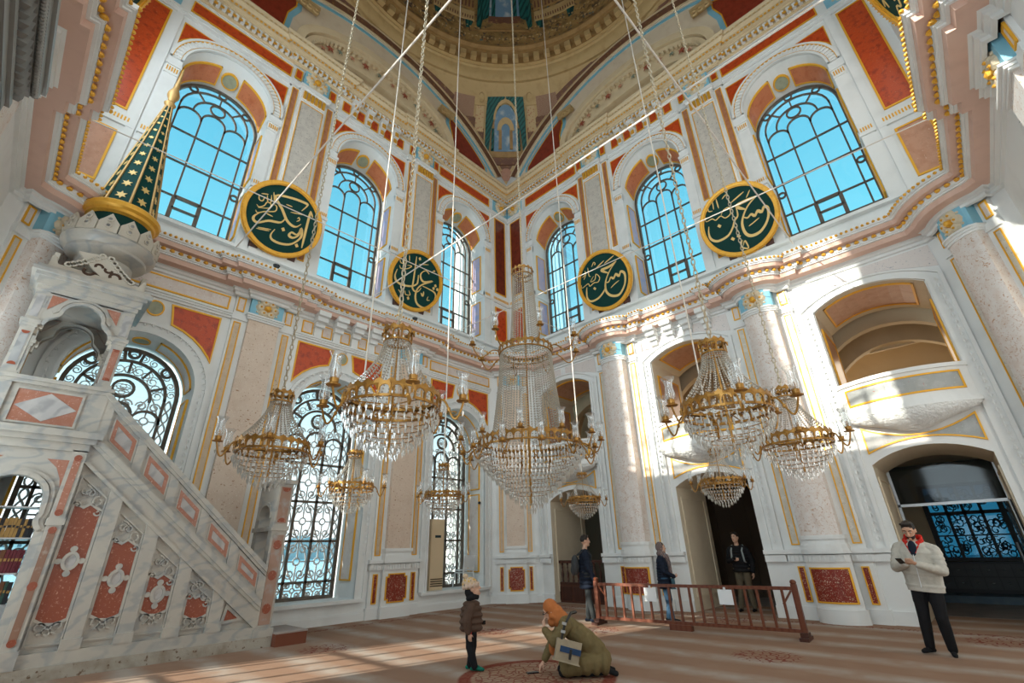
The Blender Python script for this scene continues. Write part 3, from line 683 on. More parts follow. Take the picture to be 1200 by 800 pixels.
for fq, wq, nm in ((FQ, WQ, 16), (FB, WB, 18)):
    m = MB(); cs = [C3[0], C3[2]] if fq is FQ else C3
    wallmesh(m, fq, .9, W-.9, 0, 8.25, [(arch(c, HL, ZL), .46) for c in cs])
    for c in cs: reveal(m, fq, arch(c, HL, ZL), arch(c, HL, ZL), .46, .5, DEP+.1)
    obj('lower_wall', m, WHITE, wq)
    for i, c in enumerate(cs): lower_window(fq, c, nm+i, wq, False)
    for c in PC: lower_pilaster(fq, c, wq, False, 1., BLUSHC)
# chamfered corners below the cornice
def diag(cx, cy, tx, ty):
    k = sqrt(.5); nx, ny = -ty, tx
    return lambda u, o, z: (cx+u*tx*k+o*nx*k, cy+u*ty*k+o*ny*k, z)
E_ = 1.22/2; Wm = W-E_
CORN = [('left_right', diag(E_, E_, 1, -1), WL, False, CREMA), ('left_qibla', diag(Wm, E_, 1, 1), WL, True, BLUSHC), ('qibla_back', diag(Wm, Wm, -1, 1), WQ, True, BLUSHC), ('back_right', diag(E_, Wm, -1, -1), WR, True, BLUSHC)]
for nm, f, wall, rnd, M_ in CORN:
    obj('corner_pier', MB().box(f, -.9, .9, -.05, 0, 0, 8.25).box(f, -.88, .88, 0, .05, 0, .2), WHITE, wall)
    lower_pilaster(f, 0, wall, rnd, .80, M_, None, .16)
# ---- right wall: doors below, loggias with balconies above
low = MB()
wallmesh(low, FR, .9, W-.9, 0, 3.85, [(arch(c, .95, 2.98, .29, 12), 0) for c in C3])
wallmesh(low, FR, .9, W-.9, 3.85, 8.25, [(arch(c, 1.07, 6.70, .34, 12), 3.9) for c in C3])
obj('lower_wall', low, WHITE, WR)
TH = 1.9
for i, c in enumerate(C3):
    g = quarter(FR, c)
    m = MB(); A = arch(0, .95, 2.98, .29, 12); reveal(m, g, A, A, -.02, -.02, TH)
    obj('door_reveal', m, CREAM, WR)
    m = MB(); A = arch(0, 1.07, 6.70, .34, 12); reveal(m, g, A, A, 3.9, 3.9, TH)
    obj('loggia_reveal', m, CREAM, WR)
    # mouldings round both openings
    def A2(r, z, rise, z0): return [(-r, z0)]+arch(0, r, z, rise, 14)+[(r, z0)]
    obj('arch_moulding', MB().band(g, A2(1.09, 6.70, .34, 1.37), A2(1.16, 6.72, .36, 1.37), 0, .07).band(g, A2(1.16, 6.72, .36, 1.37), A2(1.36, 6.78, .42, 1.37), 0, .03).band(g, A2(1.33, 6.78, .42, 1.37), A2(1.40, 6.80, .44, 1.37), 0, .08), WHITE, WR)
    lf = MB()
    for s in (-1, 1):
        for k in range(36): lf.add(*petal(lambda u, o, z, s=s: g(s*u, o, z), 1.25, 1.5+k*.145, .075, pi/2, .04))
    obj('carved_leaves', lf, WHITE, WR, 'stuff')
    obj('dado_rail', MB().box(g, -1.42, -.97, 0, .10, 1.12, 1.26).box(g, -1.42, -.97, 0, .14, 1.28, 1.37).box(g, .97, 1.42, 0, .10, 1.12, 1.26).box(g, .97, 1.42, 0, .14, 1.28, 1.37), WHITE, WR)
    obj('plinth', MB().box(g, -1.44, -.95, 0, .05, 0, .24).box(g, .95, 1.44, 0, .05, 0, .24), WHITE, WR)
    # jamb and soffit panels
    for s in (-1, 1):
        j = lambda a, b, z, s=s: FR(c+s*(1.07-b), -a, z)
        panel(j, rect(.25, 1.65, 4.0, 6.35), .01, PEACH, WR, 'marble_panel', .05)
        j2 = lambda a, b, z, s=s: FR(c+s*(.95-b), -a, z)
        obj('door_panel', MB().band(j2, rect(.2, 1.7, .3, 2.75), inset(rect(.2, 1.7, .3, 2.75), .05), -.02, .025, True), CREAM, WR)
    R = (1.07**2+.34**2)/(.68); am = asin(1.07/R)
    so = lambda t, b, a: FR(c+(R-b)*sin(t), -a, 7.04-R+(R-b)*cos(t))
    p = obj('marble_panel', MB().grid(so, -am*.78, am*.78, .25, 1.55, -.02, .012, 8), PEACH, WR)
    obj('gilt_border', MB().grid(so, -am*.82, am*.82, .19, .25, -.02, .03, 8).grid(so, -am*.82, am*.82, 1.55, 1.61, -.02, .03, 8).grid(so, -am*.82, -am*.78, .19, 1.61, -.02, .03).grid(so, am*.78, am*.82, .19, 1.61, -.02, .03), GOLDP, p)
    # balcony
    def bw(u, o, z):
        return g(u, o+.42*cos(pi/2*min(1, abs(u)/1.12))**.8, z) if o >= 0 else g(u, o, z)
    bal = obj('balcony', MB().grid(bw, -1.1, 1.1, 4.0, 4.72, 0, .10, 16).grid(bw, -1.13, 1.13, 4.66, 4.74, 0, .15, 16).grid(bw, -1.12, 1.12, 4.02, 4.08, 0, .14, 16).grid(bw, -1.14, 1.14, 3.94, 4.02, 0, .19, 16).box(g, -1.07, 1.07, -TH, .05, 3.86, 3.95), WHITE, WR)
    rpanel(bw, -.98, .98, 4.2, 4.58, .105, SLATE, bal, 'marble_panel', .035, 16)
    vs = []; n = 18; fs = []
    for k in range(6):
        t = k/5; z = 3.94-.40*t; sc = cos(t*pi/2*.93)**.7
        for q in range(n+1):
            a = pi*q/n; x = -cos(a)*1.12*(1-.55*t*t); vs.append(g(x, .02+(.16+.42*cos(pi/2*min(1, abs(cos(a))))**.8)*sc, z+.16*t*(abs(cos(a)))**2))
    for k in range(5):
        for q in range(n): fs.append((k*(n+1)+q, k*(n+1)+q+1, (k+1)*(n+1)+q+1, (k+1)*(n+1)+q))
    obj('balcony_bowl', MB().add(vs, fs), ACANT, bal, smooth=True)
    # marble panel between bowl and door
    top = [(-.95+1.9*k/10, 3.50+.27*abs(-.95+1.9*k/10)**2/.9) for k in range(11)]
    bot = [(x, 3.20+.22*(1-(x/.95)**2)) for x, _ in reversed(top)]
    panel(g, top+bot, .01, SLATE, WR, 'marble_panel', .03)
    # spandrel marble over the loggia and frieze
    for s in (-1, 1):
        h = lambda u, o, z, s=s: FR(c+s*u, o, z)
        obj('marble_panel', MB().prism(h, [(.55, 7.22), (1.40, 6.95), (1.40, 7.08), (1.38, 7.5), (.1, 7.5), (.1, 7.28)], -.02, .012), SPEC, WR)
    if i == 1:
        for k in range(4):
            x = -.84+k*.56
            obj('bracket', MB().box(g, x-.1, x+.1, 0, .10, 7.2, 7.35).box(g, x-.13, x+.13, 0, .2, 7.35, 7.48).box(g, x-.15, x+.15, 0, .32, 7.48, 7.62).box(g, x-.17, x+.17, 0, .42, 7.62, 7.76), WHITE, WR)
for c in PC: lower_pilaster(FR, c, WR, True, 1., BLUSHC, BLUEVEIN)
# ---------------------------------------------------------------- entablatures (closed sweeps round the hall)
def lower_path():
    out = []
    def side(f, rnd):
        P = [(1.22, 0)]
        for c in PC:
            P += [(c-.76, 0), (c-.76, .12)]
            if rnd:
                P += [(c-.46, .12)]+[(c+.46*sin(t), .14+.28*cos(t)) for t in [radians(-75+150*k/8) for k in range(9)]]+[(c+.46, .12)]
            else: P += [(c-.44, .12), (c-.44, .22), (c+.44, .22), (c+.44, .12)]
            P += [(c+.76, .12), (c+.76, 0)]
        P += [(W-1.22, 0)]
        return P
    def dg(f, rnd):
        k = .6; P = [(-.62, 0), (-.62, .12)]
        P += [(.5*s_/4, .13+.15*(1-(s_/4)**2)) for s_ in range(-4, 5)] if rnd else [(-.36, .12), (-.36, .2), (.36, .2), (.36, .12)]
        return P+[(.62, .12), (.62, 0)]
    for f, rnd, rev in ((FL, False, False), (CORN[1][1], True, None), (FQ, False, False), (CORN[2][1], True, None), (FB, False, True), (CORN[3][1], True, None), (FR, True, True), (CORN[0][1], False, None)):
        P = side(f, rnd) if rev is not None else dg(f, rnd)
        if rev: P = P[::-1]
        out += [Vector(f(u, o, 0)[:2]) for u, o in P]
    clean = [out[0]]
    for q in out[1:]:
        if (q-clean[-1]).length > .004: clean.append(q)
    return clean
LP = lower_path()
cor = obj('trim_1', sweep(LP, [(0, 7.54), (.05, 7.56), (.05, 7.62), (.10, 7.64), (.10, 7.70), (.14, 7.72)]), WHITE, None, 'structure')
obj('pink_fascia', sweep(LP, [(.14, 7.72), (.34, 7.73), (.36, 7.84)]), PINK, cor)
obj('white_fillet', sweep(LP, [(.36, 7.84), (.40, 7.845), (.40, 7.875), (.43, 7.88), (.43, 7.905)]), WHITE, cor)
obj('bead_bed', sweep(LP, [(.43, 7.905), (.44, 7.905), (.44, 7.985)]), WHITE, cor)
obj('gilded_eggs', studs(LP, .445, 7.94, .17, .056, .06, .042), GOLD, cor, 'stuff')
obj('pink_corona', sweep(LP, [(.44, 7.985), (.58, 7.99), (.60, 8.09)]), PINK, cor)
obj('white_fillet', sweep(LP, [(.60, 8.09), (.63, 8.095), (.63, 8.125), (.66, 8.13), (.66, 8.15)]), WHITE, cor)
obj('upper_bed', sweep(LP, [(.66, 8.15), (.67, 8.15), (.67, 8.235), (.64, 8.25), (0, 8.29), (-1.3, 8.30)]), WHITE, cor)
obj('gilded_beads', studs(LP, .675, 8.19, .105, .034, .045, .034), GOLD, cor, 'stuff')
def upper_path():
    out = []
    for f, rev in ((FL, False), (FQ, False), (FB, True), (FR, True)):
        P = [(0, 0)]
        for c in PC: P += [(c-.78, 0), (c-.78, .08), (c+.78, .08), (c+.78, 0)]
        P += [(W, 0)]
        if rev: P = P[::-1]
        out += [Vector(f(u, o, 0)[:2]) for u, o in P]
    clean = [out[0]]
    for q in out[1:]:
        if (q-clean[-1]).length > .004: clean.append(q)
    if (clean[0]-clean[-1]).length < .004: clean.pop()
    return clean
UP = upper_path()
c2 = obj('trim_2', sweep(UP, [(.0, 16.40), (.06, 16.41), (.06, 16.46), (.10, 16.47), (.10, 16.68), (.24, 16.70), (.24, 16.75), (.34, 16.77), (.36, 16.87), (.40, 16.88)]), TANL_W, None, 'structure')
obj('dentils', dentils(UP, .15, 16.50, 16.68, .17, .05, .06), WHITE, c2, 'stuff')
obj('gilded_dentils', dentils(UP, .215, 16.50, 16.58, .17, .05, .015), GOLD, c2, 'stuff')
obj('gilded_beads', studs(UP, .375, 16.82, .12, .045, .04, .034), GOLD, c2, 'stuff')
obj('ivory_cyma', sweep(UP, [(.40, 16.88), (.48, 16.97), (.48, 17.02), (.51, 17.03), (.54, 17.11), (.54, 17.15), (.0, 17.20), (-.2, 17.20)]), TANL_W, c2)
obj('gilded_beads', studs(UP, .50, 17.0, .14, .05, .03, .022), GOLD_W, c2, 'stuff')
# ---------------------------------------------------------------- pendentives and dome
def sph(cx, cy, d=0):
    """frame on the pendentive sphere: u = azimuth off the corner diagonal, z = height, o = proud of the surface"""
    a0 = atan2(cy-SX, cx-SX)
    def f(u, o, z):
        r = sqrt(max(SR*SR-(z-SZ)**2, 0))-o; return (SX+r*cos(a0+u), SX+r*sin(a0+u), z)
    return f
ZR = 21.4
dome = None
PAINTR2 = mat('painted_red_panel', (.42, .12, .06), .6, layers=[('voro', 9, (.58, .42, .22), .1, .4)])
LATT = mat('painted_lattice', (.22, .08, .05), .6, layers=[('wave', 12, (.58, .42, .26), .6, .8, (1, 1, 1, (.0, .8, .8)), 0)])
pm = MB(); lim = lambda z, e=0: pi/4-acos(min(1, (SX-e)/sqrt(SR*SR-(z-SZ)**2)))
ceil = obj('ceiling', MB(), TAN, None, 'structure')
for k, (cx, cy) in enumerate(((0, 0), (W, 0), (W, W), (0, W))):
    f = sph(cx, cy); m = MB(); nz, nu = 24, 16
    for i in range(nz+1):
        z = 17.7+(ZR+.03-17.7)*i/nz; a = max(lim(z, -.02), 0) if z > 17.9 else .0
        for q in range(nu+1): m.v.append(f(-a+2*a*q/nu, 0, z))
    for i in range(nz):
        for q in range(nu): m.f.append((i*(nu+1)+q, i*(nu+1)+q+1, (i+1)*(nu+1)+q+1, (i+1)*(nu+1)+q))
    p = obj('pendentive', m, TANL, ceil, smooth=True)
    for s in (-1, 1):
        for w0, w1, M_ in ((0, .10, TANL), (.10, .52, TANB), (.52, .62, TANL)):
            m = MB(); n = 22
            for i in range(n+1):
                z = 18.0+(ZR-.06-18.0)*i/n; r = sqrt(SR*SR-(z-SZ)**2); a = max(lim(z), 0)
                for w_ in (w0, w1): m.v.append(f(s*max(a-w_/r*(1.0+.9*(1-i/n)**2), 0), .03 if M_ is TANL else .02, z))
            for i in range(n): m.f.append((2*i, 2*i+1, 2*i+3, 2*i+2))
            obj('arch_border', m, M_, p)
    # painted alcove with green curtains
    R_ = 8.6
    h = lambda x, o, z: f(x/R_, o, z)
    G = lambda name, x0, x1, z0, z1, o, M_, n=4: obj(name, MB().grid(h, x0, x1, z0, z1, -.02, o, n), M_, p)
    G('painted_frame', -1.02, 1.02, 19.15, 20.95, .03, TAN, 6)
    G('painted_panel', -1.5, -1.08, 19.9, 20.7, .06, PAINTR2); G('painted_panel', 1.08, 1.5, 19.9, 20.7, .06, PAINTR2)
    G('painted_lattice', -2.7, -1.62, 20.35, 20.95, .05, LATT); G('painted_lattice', 1.62, 2.7, 20.35, 20.95, .05, LATT)
    G('painted_entablature', -1.62, -.95, 20.72, 20.95, .06, TANL); G('painted_entablature', .95, 1.62, 20.72, 20.95, .06, TANL)
    obj('painted_sky', MB().prism(h, [(-.55, 19.2)]+[(.55, 19.2)]+[(-x, z) for x, z in arch(0, .55, 20.2, None, 10)], -.02, .13), PSKY, p)
    for s in (-1, 1):
        hh = lambda x, o, z, s=s: h(s*x, o, z)
        obj('painted_curtain', MB().prism(hh, [(.02, 20.95), (.95, 20.92), (1.0, 20.3), (.98, 19.3), (.80, 19.1), (.72, 19.9), (.55, 20.4), (.25, 20.7)], .0, .17), TEAL, p)
        G('painted_column', s*.26-.07, s*.26+.07, 19.25, 19.9, .22, TAN, 1)
        G('painted_column', s*.62-.06, s*.62+.06, 19.25, 19.95, .21, TEAL, 1)
    obj('painted_arch', MB().band(h, arch(0, .22, 19.9, None, 8), arch(0, .42, 19.9, None, 8), 0, .22), TANL, p)
    G('painted_shelf', -.95, .95, 19.0, 19.2, .12, TAN); G('painted_shelf', -.7, .7, 18.72, 19.0, .08, TANB)
    obj('painted_medallion', MB().prism(h, [(.26*cos(2*pi*q/14), 18.35+.26*sin(2*pi*q/14)) for q in range(14)], -.02, .05), BROWN, p)
    for s in (-1, 1):
        obj('painted_scroll', MB().tube([h(s*(1.25+.16*cos(t*.8)*(1-t*.05)), .06, 21.02-.02*t+.12*sin(t*.8)*(1-t*.05)) for t in range(12)], .03, 5), TANL, p)
        G('painted_pilaster', s*1.0-.05, s*1.0+.05, 19.2, 20.75, .10, TANL, 1)
    obj('painted_arch_frame', MB().band(h, arch(0, .52, 20.25, None, 10), arch(0, .62, 20.25, None, 10), 0, .19), TANL, p)
    obj('painted_boss', MB().prism(h, [(.22*cos(2*pi*q/12), 20.98+.16*sin(2*pi*q/12)) for q in range(12)], -.02, .1), TANL, p)
cc = (SX, SX, 0); ND = 96
obj('drum_band', MB().lathe(cc, [(7.12, 21.38), (7.0, 21.36), (6.95, 21.44), (6.85, 21.55), (6.82, 21.85), (6.74, 21.9), (6.74, 21.98), (6.62, 22.0)], ND), TANL, ceil, smooth=True)
obj('dome_cornice', MB().lathe(cc, [(6.62, 22.0), (6.62, 22.42), (6.40, 22.46), (6.38, 22.6), (6.24, 22.66), (6.24, 22.74)], ND), TAN, ceil, smooth=True)
mo = MB(); bk = MB()
for k in range(84):
    a = 2*pi*(k+.5)/84; g = lambda u, o, z, a=a: (SX+(6.62-o)*cos(a)-u*sin(a), SX+(6.62-o)*sin(a)+u*cos(a), z)
    mo.box(g, -.13, .13, 0, .22, 22.06, 22.38)
obj('modillions', mo, TANL, ceil, 'stuff')
obj('leaf_band', MB().lathe(cc, [(6.24, 22.74), (6.3, 23.0), (6.22, 23.25)], ND), DOMEP, ceil, smooth=True)
lb = MB()
for k in range(120):
    a = 2*pi*k/120; g = lambda u, o, z, a=a: (SX+(6.26-o)*cos(a)-u*sin(a), SX+(6.26-o)*sin(a)+u*cos(a), z)
    lb.add(*petal(g, 0, 22.82, .15, pi/2+.5*(-1)**k, .03))
obj('carved_leaves', lb, TAN, ceil, 'stuff')
for zq, nq, mq_, rq in ((23.12, 110, TANL, .13), (23.42, 100, TAN, .16), (23.68, 96, TANL, .11)):
    lb = MB()
    for k in range(nq):
        a = 2*pi*(k+.5*(nq == 100))/nq; r0 = 6.25 if zq < 23.3 else 6.2
        g = lambda u, o, z, a=a, r0=r0: (SX+(r0-o)*cos(a)-u*sin(a), SX+(r0-o)*sin(a)+u*cos(a), z)
        lb.add(*petal(g, 0, zq-.1, rq, pi/2+(.7 if nq == 100 else 0)*(-1)**k, .03)).add(*petal(g, .1, zq+.02, rq*.7, .4, .03))
    obj('carved_leaves', lb, mq_, ceil, 'stuff')
prof = [(6.22, 23.25)]+[(6.22*cos(t), 23.25+6.0*sin(t)) for t in [radians(90*k/14) for k in range(1, 15)]]
obj('dome', MB().lathe(cc, prof, ND), DOMEP, ceil, smooth=True)
def dm(a0):
    def f(u, o, z):
        t = asin(min(1, max(0, (z-23.25)/6.0))); r = 6.22*cos(t)-o; return (SX+r*cos(a0+u/6), SX+r*sin(a0+u/6), z)
    return f
for k in range(8):
    h = dm(pi/4+k*pi/4)
    G = lambda name, x0, x1, z0, z1, o, M_, n=4: obj(name, MB().grid(h, x0, x1, z0, z1, -.02, o, n), M_, ceil)
    main = k % 2 == 0
    if main:
        G('painted_sky', -.85, .85, 24.5, 26.2, .08, PSKY)
        for s in (-1, 1):
            hh = lambda x, o, z, s=s: h(s*x, o, z)
            obj('painted_curtain', MB().prism(hh, [(.7, 26.4), (1.3, 26.3), (1.28, 23.9), (1.1, 23.7), (1.0, 24.3), (.72, 24.5)], -.02, .15), TEAL, ceil)
            G('painted_column', s*.52-.09, s*.52+.09, 24.5, 26.2, .12, TEAL, 1)
        G('painted_shelf', -.75, .75, 24.2, 24.5, .08, TANB)
        obj('painted_pediment', MB().prism(h, [(-1.2, 23.55), (1.2, 23.55), (.7, 23.85), (0, 24.2), (-.7, 23.85)], -.02, .06), TAN, ceil)
    else:
        for s in (-1, 1):
            hh = lambda x, o, z, s=s: h(s*x, o, z)
            obj('painted_drape', MB().prism(hh, [(.5, 26.2), (1.1, 26.2), (1.05, 24.5), (.8, 24.3)], -.02, .06), PAINTR, ceil)
        G('painted_sky', -.5, .5, 24.6, 26, .04, PSKY)
        G('painted_shelf', -.9, .9, 24.0, 24.4, .05, TANL)
    h2 = dm(pi/8+k*pi/4)
    obj('painted_entablature', MB().grid(h2, -.95, .95, 24.1, 24.62, -.02, .05, 6), TANL, ceil)
    obj('painted_balustrade', MB().grid(h2, -.95, .95, 24.75, 25.2, -.02, .05, 6), TAN, ceil)
    bl = MB()
    for q in range(11): bl.grid(h2, -.88+q*.17, -.80+q*.17, 24.8, 25.12, 0, .085)
    obj('painted_balusters', bl, TANB, ceil, 'stuff')
    dn_ = MB()
    for q in range(16): dn_.grid(h2, -.9+q*.117, -.85+q*.117, 24.18, 24.34, 0, .075)
    obj('painted_dentils', dn_, TANB, ceil, 'stuff')
    obj('painted_corbel', MB().prism(h2, [(-.9, 24.05), (-.55, 24.05), (-.6, 23.6), (-.8, 23.7)], -.02, .06), TEAL, ceil)
    obj('painted_corbel', MB().prism(h2, [(.9, 24.05), (.55, 24.05), (.6, 23.6), (.8, 23.7)], -.02, .06), TEAL, ceil)
# ---------------------------------------------------------------- floor
def carpet():
    m = mat('carpet', (.30, .17, .115), .95, spec=.05)
    nt = m.node_tree; b = nt.nodes['Principled BSDF']; N = nt.nodes.new; K = nt.links.new
    tc = N('ShaderNodeTexCoord'); sx = N('ShaderNodeSeparateXYZ'); K(tc.outputs['Object'], sx.inputs[0])
    def math_(op, a, b_=None):
        n = N('ShaderNodeMath'); n.operation = op
        for i, v in ((0, a), (1, b_)):
            if v is None: continue
            if isinstance(v, (int, float)): n.inputs[i].default_value = v
            else: K(v, n.inputs[i])
        return n.outputs[0]
    def ramp(v, lo, hi):
        n = N('ShaderNodeMapRange'); K(v, n.inputs[0]); n.inputs[1].default_value = lo; n.inputs[2].default_value = hi; return n.outputs[0]
    def mixc(f, a, b_):
        n = N('ShaderNodeMix'); n.data_type = 'RGBA'; K(f, n.inputs[0])
        for i, v in ((6, a), (7, b_)):
            if isinstance(v, tuple): n.inputs[i].default_value = (*v, 1)
            else: K(v, n.inputs[i])
        return n.outputs[2]
    def noise(s, d=3):
        t = N('ShaderNodeTexNoise'); t.inputs['Scale'].default_value = s; t.inputs['Detail'].default_value = d; K(tc.outputs['Object'], t.inputs[0]); return t.outputs['Fac']
    X = math_('ADD', sx.outputs[0], math_('MULTIPLY', noise(.8), .25))
    st = math_('PINGPONG', math_('ADD', X, .12), .5)      # rows of the prayer carpet, one every metre
    st = ramp(math_('ADD', st, math_('MULTIPLY', noise(4, 5), .12)), .10, .36)
    c = mixc(st, (.41, .34, .285), (.31, .19, .13))
    c = mixc(ramp(noise(2.0, 5), .45, .75), c, (.34, .22, .155))
    # medallions on a grid
    def medal(cx, cy, r, fine):
        dx = math_('SUBTRACT', sx.outputs[0], cx); dy = math_('SUBTRACT', sx.outputs[1], cy)
        d = math_('SQRT', math_('ADD', math_('MULTIPLY', dx, dx), math_('MULTIPLY', dy, dy)))
        return d
    RC = (.19, .035, .022)
    d = medal(7.25, 7.2, 1, 1)
    v = N('ShaderNodeTexVoronoi'); v.inputs['Scale'].default_value = 9; v.feature = 'DISTANCE_TO_EDGE'; K(tc.outputs['Object'], v.inputs[0])
    orn = ramp(v.outputs['Distance'], .10, .04)
    inside = ramp(d, 1.02, 1.0)
    c = mixc(math_('MULTIPLY', inside, .75), c, (.36, .23, .15))
    c = mixc(math_('MULTIPLY', math_('MULTIPLY', inside, orn), .75), c, RC)
    rg = math_('MULTIPLY', ramp(d, .84, .87), ramp(d, 1.04, 1.0)); c = mixc(math_('MULTIPLY', rg, .8), c, RC)
    for cx, cy in ((4.3, 9.1), (5.0, 4.0), (3.6, 5.7), (1.0, 7.3), (8.0, 2.9), (1.2, 11.6), (.9, 2.6)):
        d = medal(cx, cy, .4, 1)
        c = mixc(math_('MULTIPLY', math_('MULTIPLY', ramp(d, .52, .38), orn), .85), c, RC)
    # red border line near the walls
    for o_, lo in ((0, .55), (1, .7)):
        e_ = math_('ABSOLUTE', math_('SUBTRACT', sx.outputs[o_], lo)); c = mixc(math_('MULTIPLY', math_('MULTIPLY', ramp(e_, .13, .09), orn), .8), c, RC)
    K(c, b.inputs['Base Color'])
    bp = N('ShaderNodeBump'); bp.inputs['Strength'].default_value = .35; bp.inputs['Distance'].default_value = .01; K(noise(160, 2), bp.inputs['Height']); K(bp.outputs[0], b.inputs['Normal'])
    return m
obj('floor', floor_mb, carpet(), None, 'structure')
# ---------------------------------------------------------------- gallery behind the right wall
DARKW = mat('brown_partition', (.10, .065, .04), .6)
DARKM = mat('locker_door_paint', (.03, .032, .035), .45)
STEEL = mat('grey_steel', (.45, .46, .47), .35, .8)
GLASSB = glass_mat('blue_tinted_glass', (.09, .27, .36), .02)  # blue of the daylight outside, put into the pane tint
GLASSD = glass_mat('smoked_glass', (.22, .30, .33), .03)
DAIS = mat('blue_grey_carpet', (.10, .14, .18), .9, layers=[('noise', 6, (.14, .17, .19), .4, .7)])
GX = -6.3
hall = obj('wall_gallery', MB().box(FW, GX-.2, GX, -.6, 10.82, 0, 8.4).box(FW, GX-.2, GX, 12.5, 15, 0, 8.4).box(FW, GX-.2, GX, 10.82, 12.5, 0, .95).box(FW, GX-.2, GX, 10.82, 12.5, 2.95, 8.4).box(FW, GX, 0, -.6, -.4, 0, 8.4).box(FW, GX, -.05, 14.6, 14.8, 0, 8.4), GALLERY, None, 'structure')
obj('gallery_floor_slab', MB().box(FW, GX, -TH, -.6, 15, 3.45, 3.86), GALLERY, hall)
obj('gallery_roof', MB().box(FW, GX, -.03, -.6, 15, 8.25, 8.45), GALLERY, hall)
for c in C3:       # vaulted bays of the upper gallery
    g = quarter(FR, c)
    b = lambda u, o, z: g(u, o-2.6, z)
    m = MB()
    for d in (0, 1.7):
        m.band(lambda u, o, z, d=d: g(u, o-2.3-d, z), arch(0, 1.55, 5.9, .9, 16), arch(0, 2.3, 5.9, 2.0, 16), -.25, 0)
    obj('vault_rib', m, GALLERY, hall)
    obj('cornice', MB().box(g, -2.2, 2.2, -4.35, -4.2, 6.9, 7.0).box(g, -2.2, 2.2, -4.35, -4.26, 6.7, 6.8), GALLERY, hall)
for y in (4.84, 9.36):
    obj('gallery_pier', MB().box(FW, -4.3, -TH, y-.35, y+.35, 3.86, 8.3), GALLERY, hall)
    obj('gallery_pier', MB().box(FW, -2.6, -TH, y-.35, y+.35, 0, 3.5), GALLERY, hall)
obj('gallery_partition', MB().box(FW, -4.4, -4.3, 3.9, 7.0, 0, 3.5), DARKW, hall)
for k in range(6): obj('partition_panel', MB().box(FW, -4.32, -4.27, 4.0+k*.5, 4.42+k*.5, .1, 3.3), DARKW, hall)
obj('gallery_partition', MB().box(FW, -3.0, -2.9, .2, 2.2, 0, 3.5), DARKW, hall)
light('gallery_daylight', 'AREA', (-6.0, 9.3, 6.6), 70, (1, .86, .66), (1, 0, -.3), shape='RECTANGLE', size=5, size_y=2)  # warm fill lamp added to lift the loggias; no window stands here
# glazed screen at the far side of the entrance
scr = obj('window_30', MB().band(quarter(lambda u, o, z: FR(u, o+GX, z), 11.66), rect(-.86, .86, .93, 2.97), rect(-.74, .74, 1.02, 2.88), -.15, .08, True), BLACK, None, 'structure')
gs = lambda u, o, z: FR(u+11.66, o+GX, z)
for x in (-.37, 0, .37): obj('glazing_bar', MB().box(gs, x-.035, x+.035, -.1, .05, 1.0, 2.9), BLACK, scr)
for z, t in ((2.17, .045), (1.58, .018)): obj('glazing_bar', MB().box(gs, -.76, .76, -.1, .05, z-t, z+t), BLACK, scr)
zs = [1.0, 1.58, 2.17, 2.9]; us = [-.76, -.37, 0, .37, .76]
for i in range(4):
    for k in range(3):
        obj('pane', MB().box(gs, us[i], us[i+1], -.09, -.08, zs[k], zs[k+1]), GLASSB, scr)
        m = MB(); cx, cz = (us[i]+us[i+1])/2, (zs[k]+zs[k+1])/2
        for q in range(9):
            a0 = random.random()*6; sx, sz = cx+(random.random()-.5)*.26, cz+(random.random()-.5)*.44
            m.tube([gs(sx+.10*(1-.06*t)*cos(a0+.55*t), -.05, sz+.12*(1-.06*t)*sin(a0+.55*t)) for t in range(13)], .016, 4)
        obj('scrollwork', m, BLACK, scr)
drf = obj('door_1', MB().box(FR, 10.63, 12.55, -2.0, -1.94, 2.20, 2.26).box(FR, 10.63, 10.69, -2.0, -1.94, 0, 3.1).box(FR, 12.5, 12.56, -2.0, -1.94, 0, 3.1), STEEL, None, 'structure')
obj('pane', MB().box(FR, 10.69, 12.5, -1.975, -1.965, 2.26, 3.1), GLASSD, drf)
obj('door_leaf', MB().band(lambda u, o, z: (-1.98-o, 12.5+u*.25, z), rect(0, 1, .05, 2.2), rect(.12, .88, .15, 2.1), -.6, -.55, True), BLACK, drf)
obj('door_leaf', MB().box(FW, -2.75, -1.98, 12.42, 12.47, 0, 2.2), GLASSD, drf)
obj('door_handle', MB().tube([(-2.6, 12.36, .9), (-2.6, 12.36, 1.4)], .02, 6), STEEL, drf)
obj('gallery_carpet', MB().box(FW, GX, -1.95, -.4, 14.6, 0, .004), mat('grey_brown_carpet', (.23, .19, .165), .95, layers=[('noise', 2, (.17, .145, .13), .45, .7)]), hall)
lk = thing('shoe_locker', 'low dark locker with two rows of little doors under the far lattice window', 'locker', (-5.98, 11.6, 0))
obj('body', MB().box(FW, -.27, .18, -1.6, 1.5, .18, .92), BLACK, lk)
for r in range(2):
    for k in range(10):
        y = -1.55+k*.30
        d = obj('door', MB().box(FW, .18, .20, y, y+.28, .27+r*.31, .55+r*.31), DARKM, lk)
        obj('knob', MB().ell((.215, y+.14, .42+r*.31), .018, .035, .012, 6, 4), STEEL, d)
obj('floor_dais', MB().box(FW, GX, -4.95, 10.0, 14.5, 0, .17), DAIS, None, 'structure')
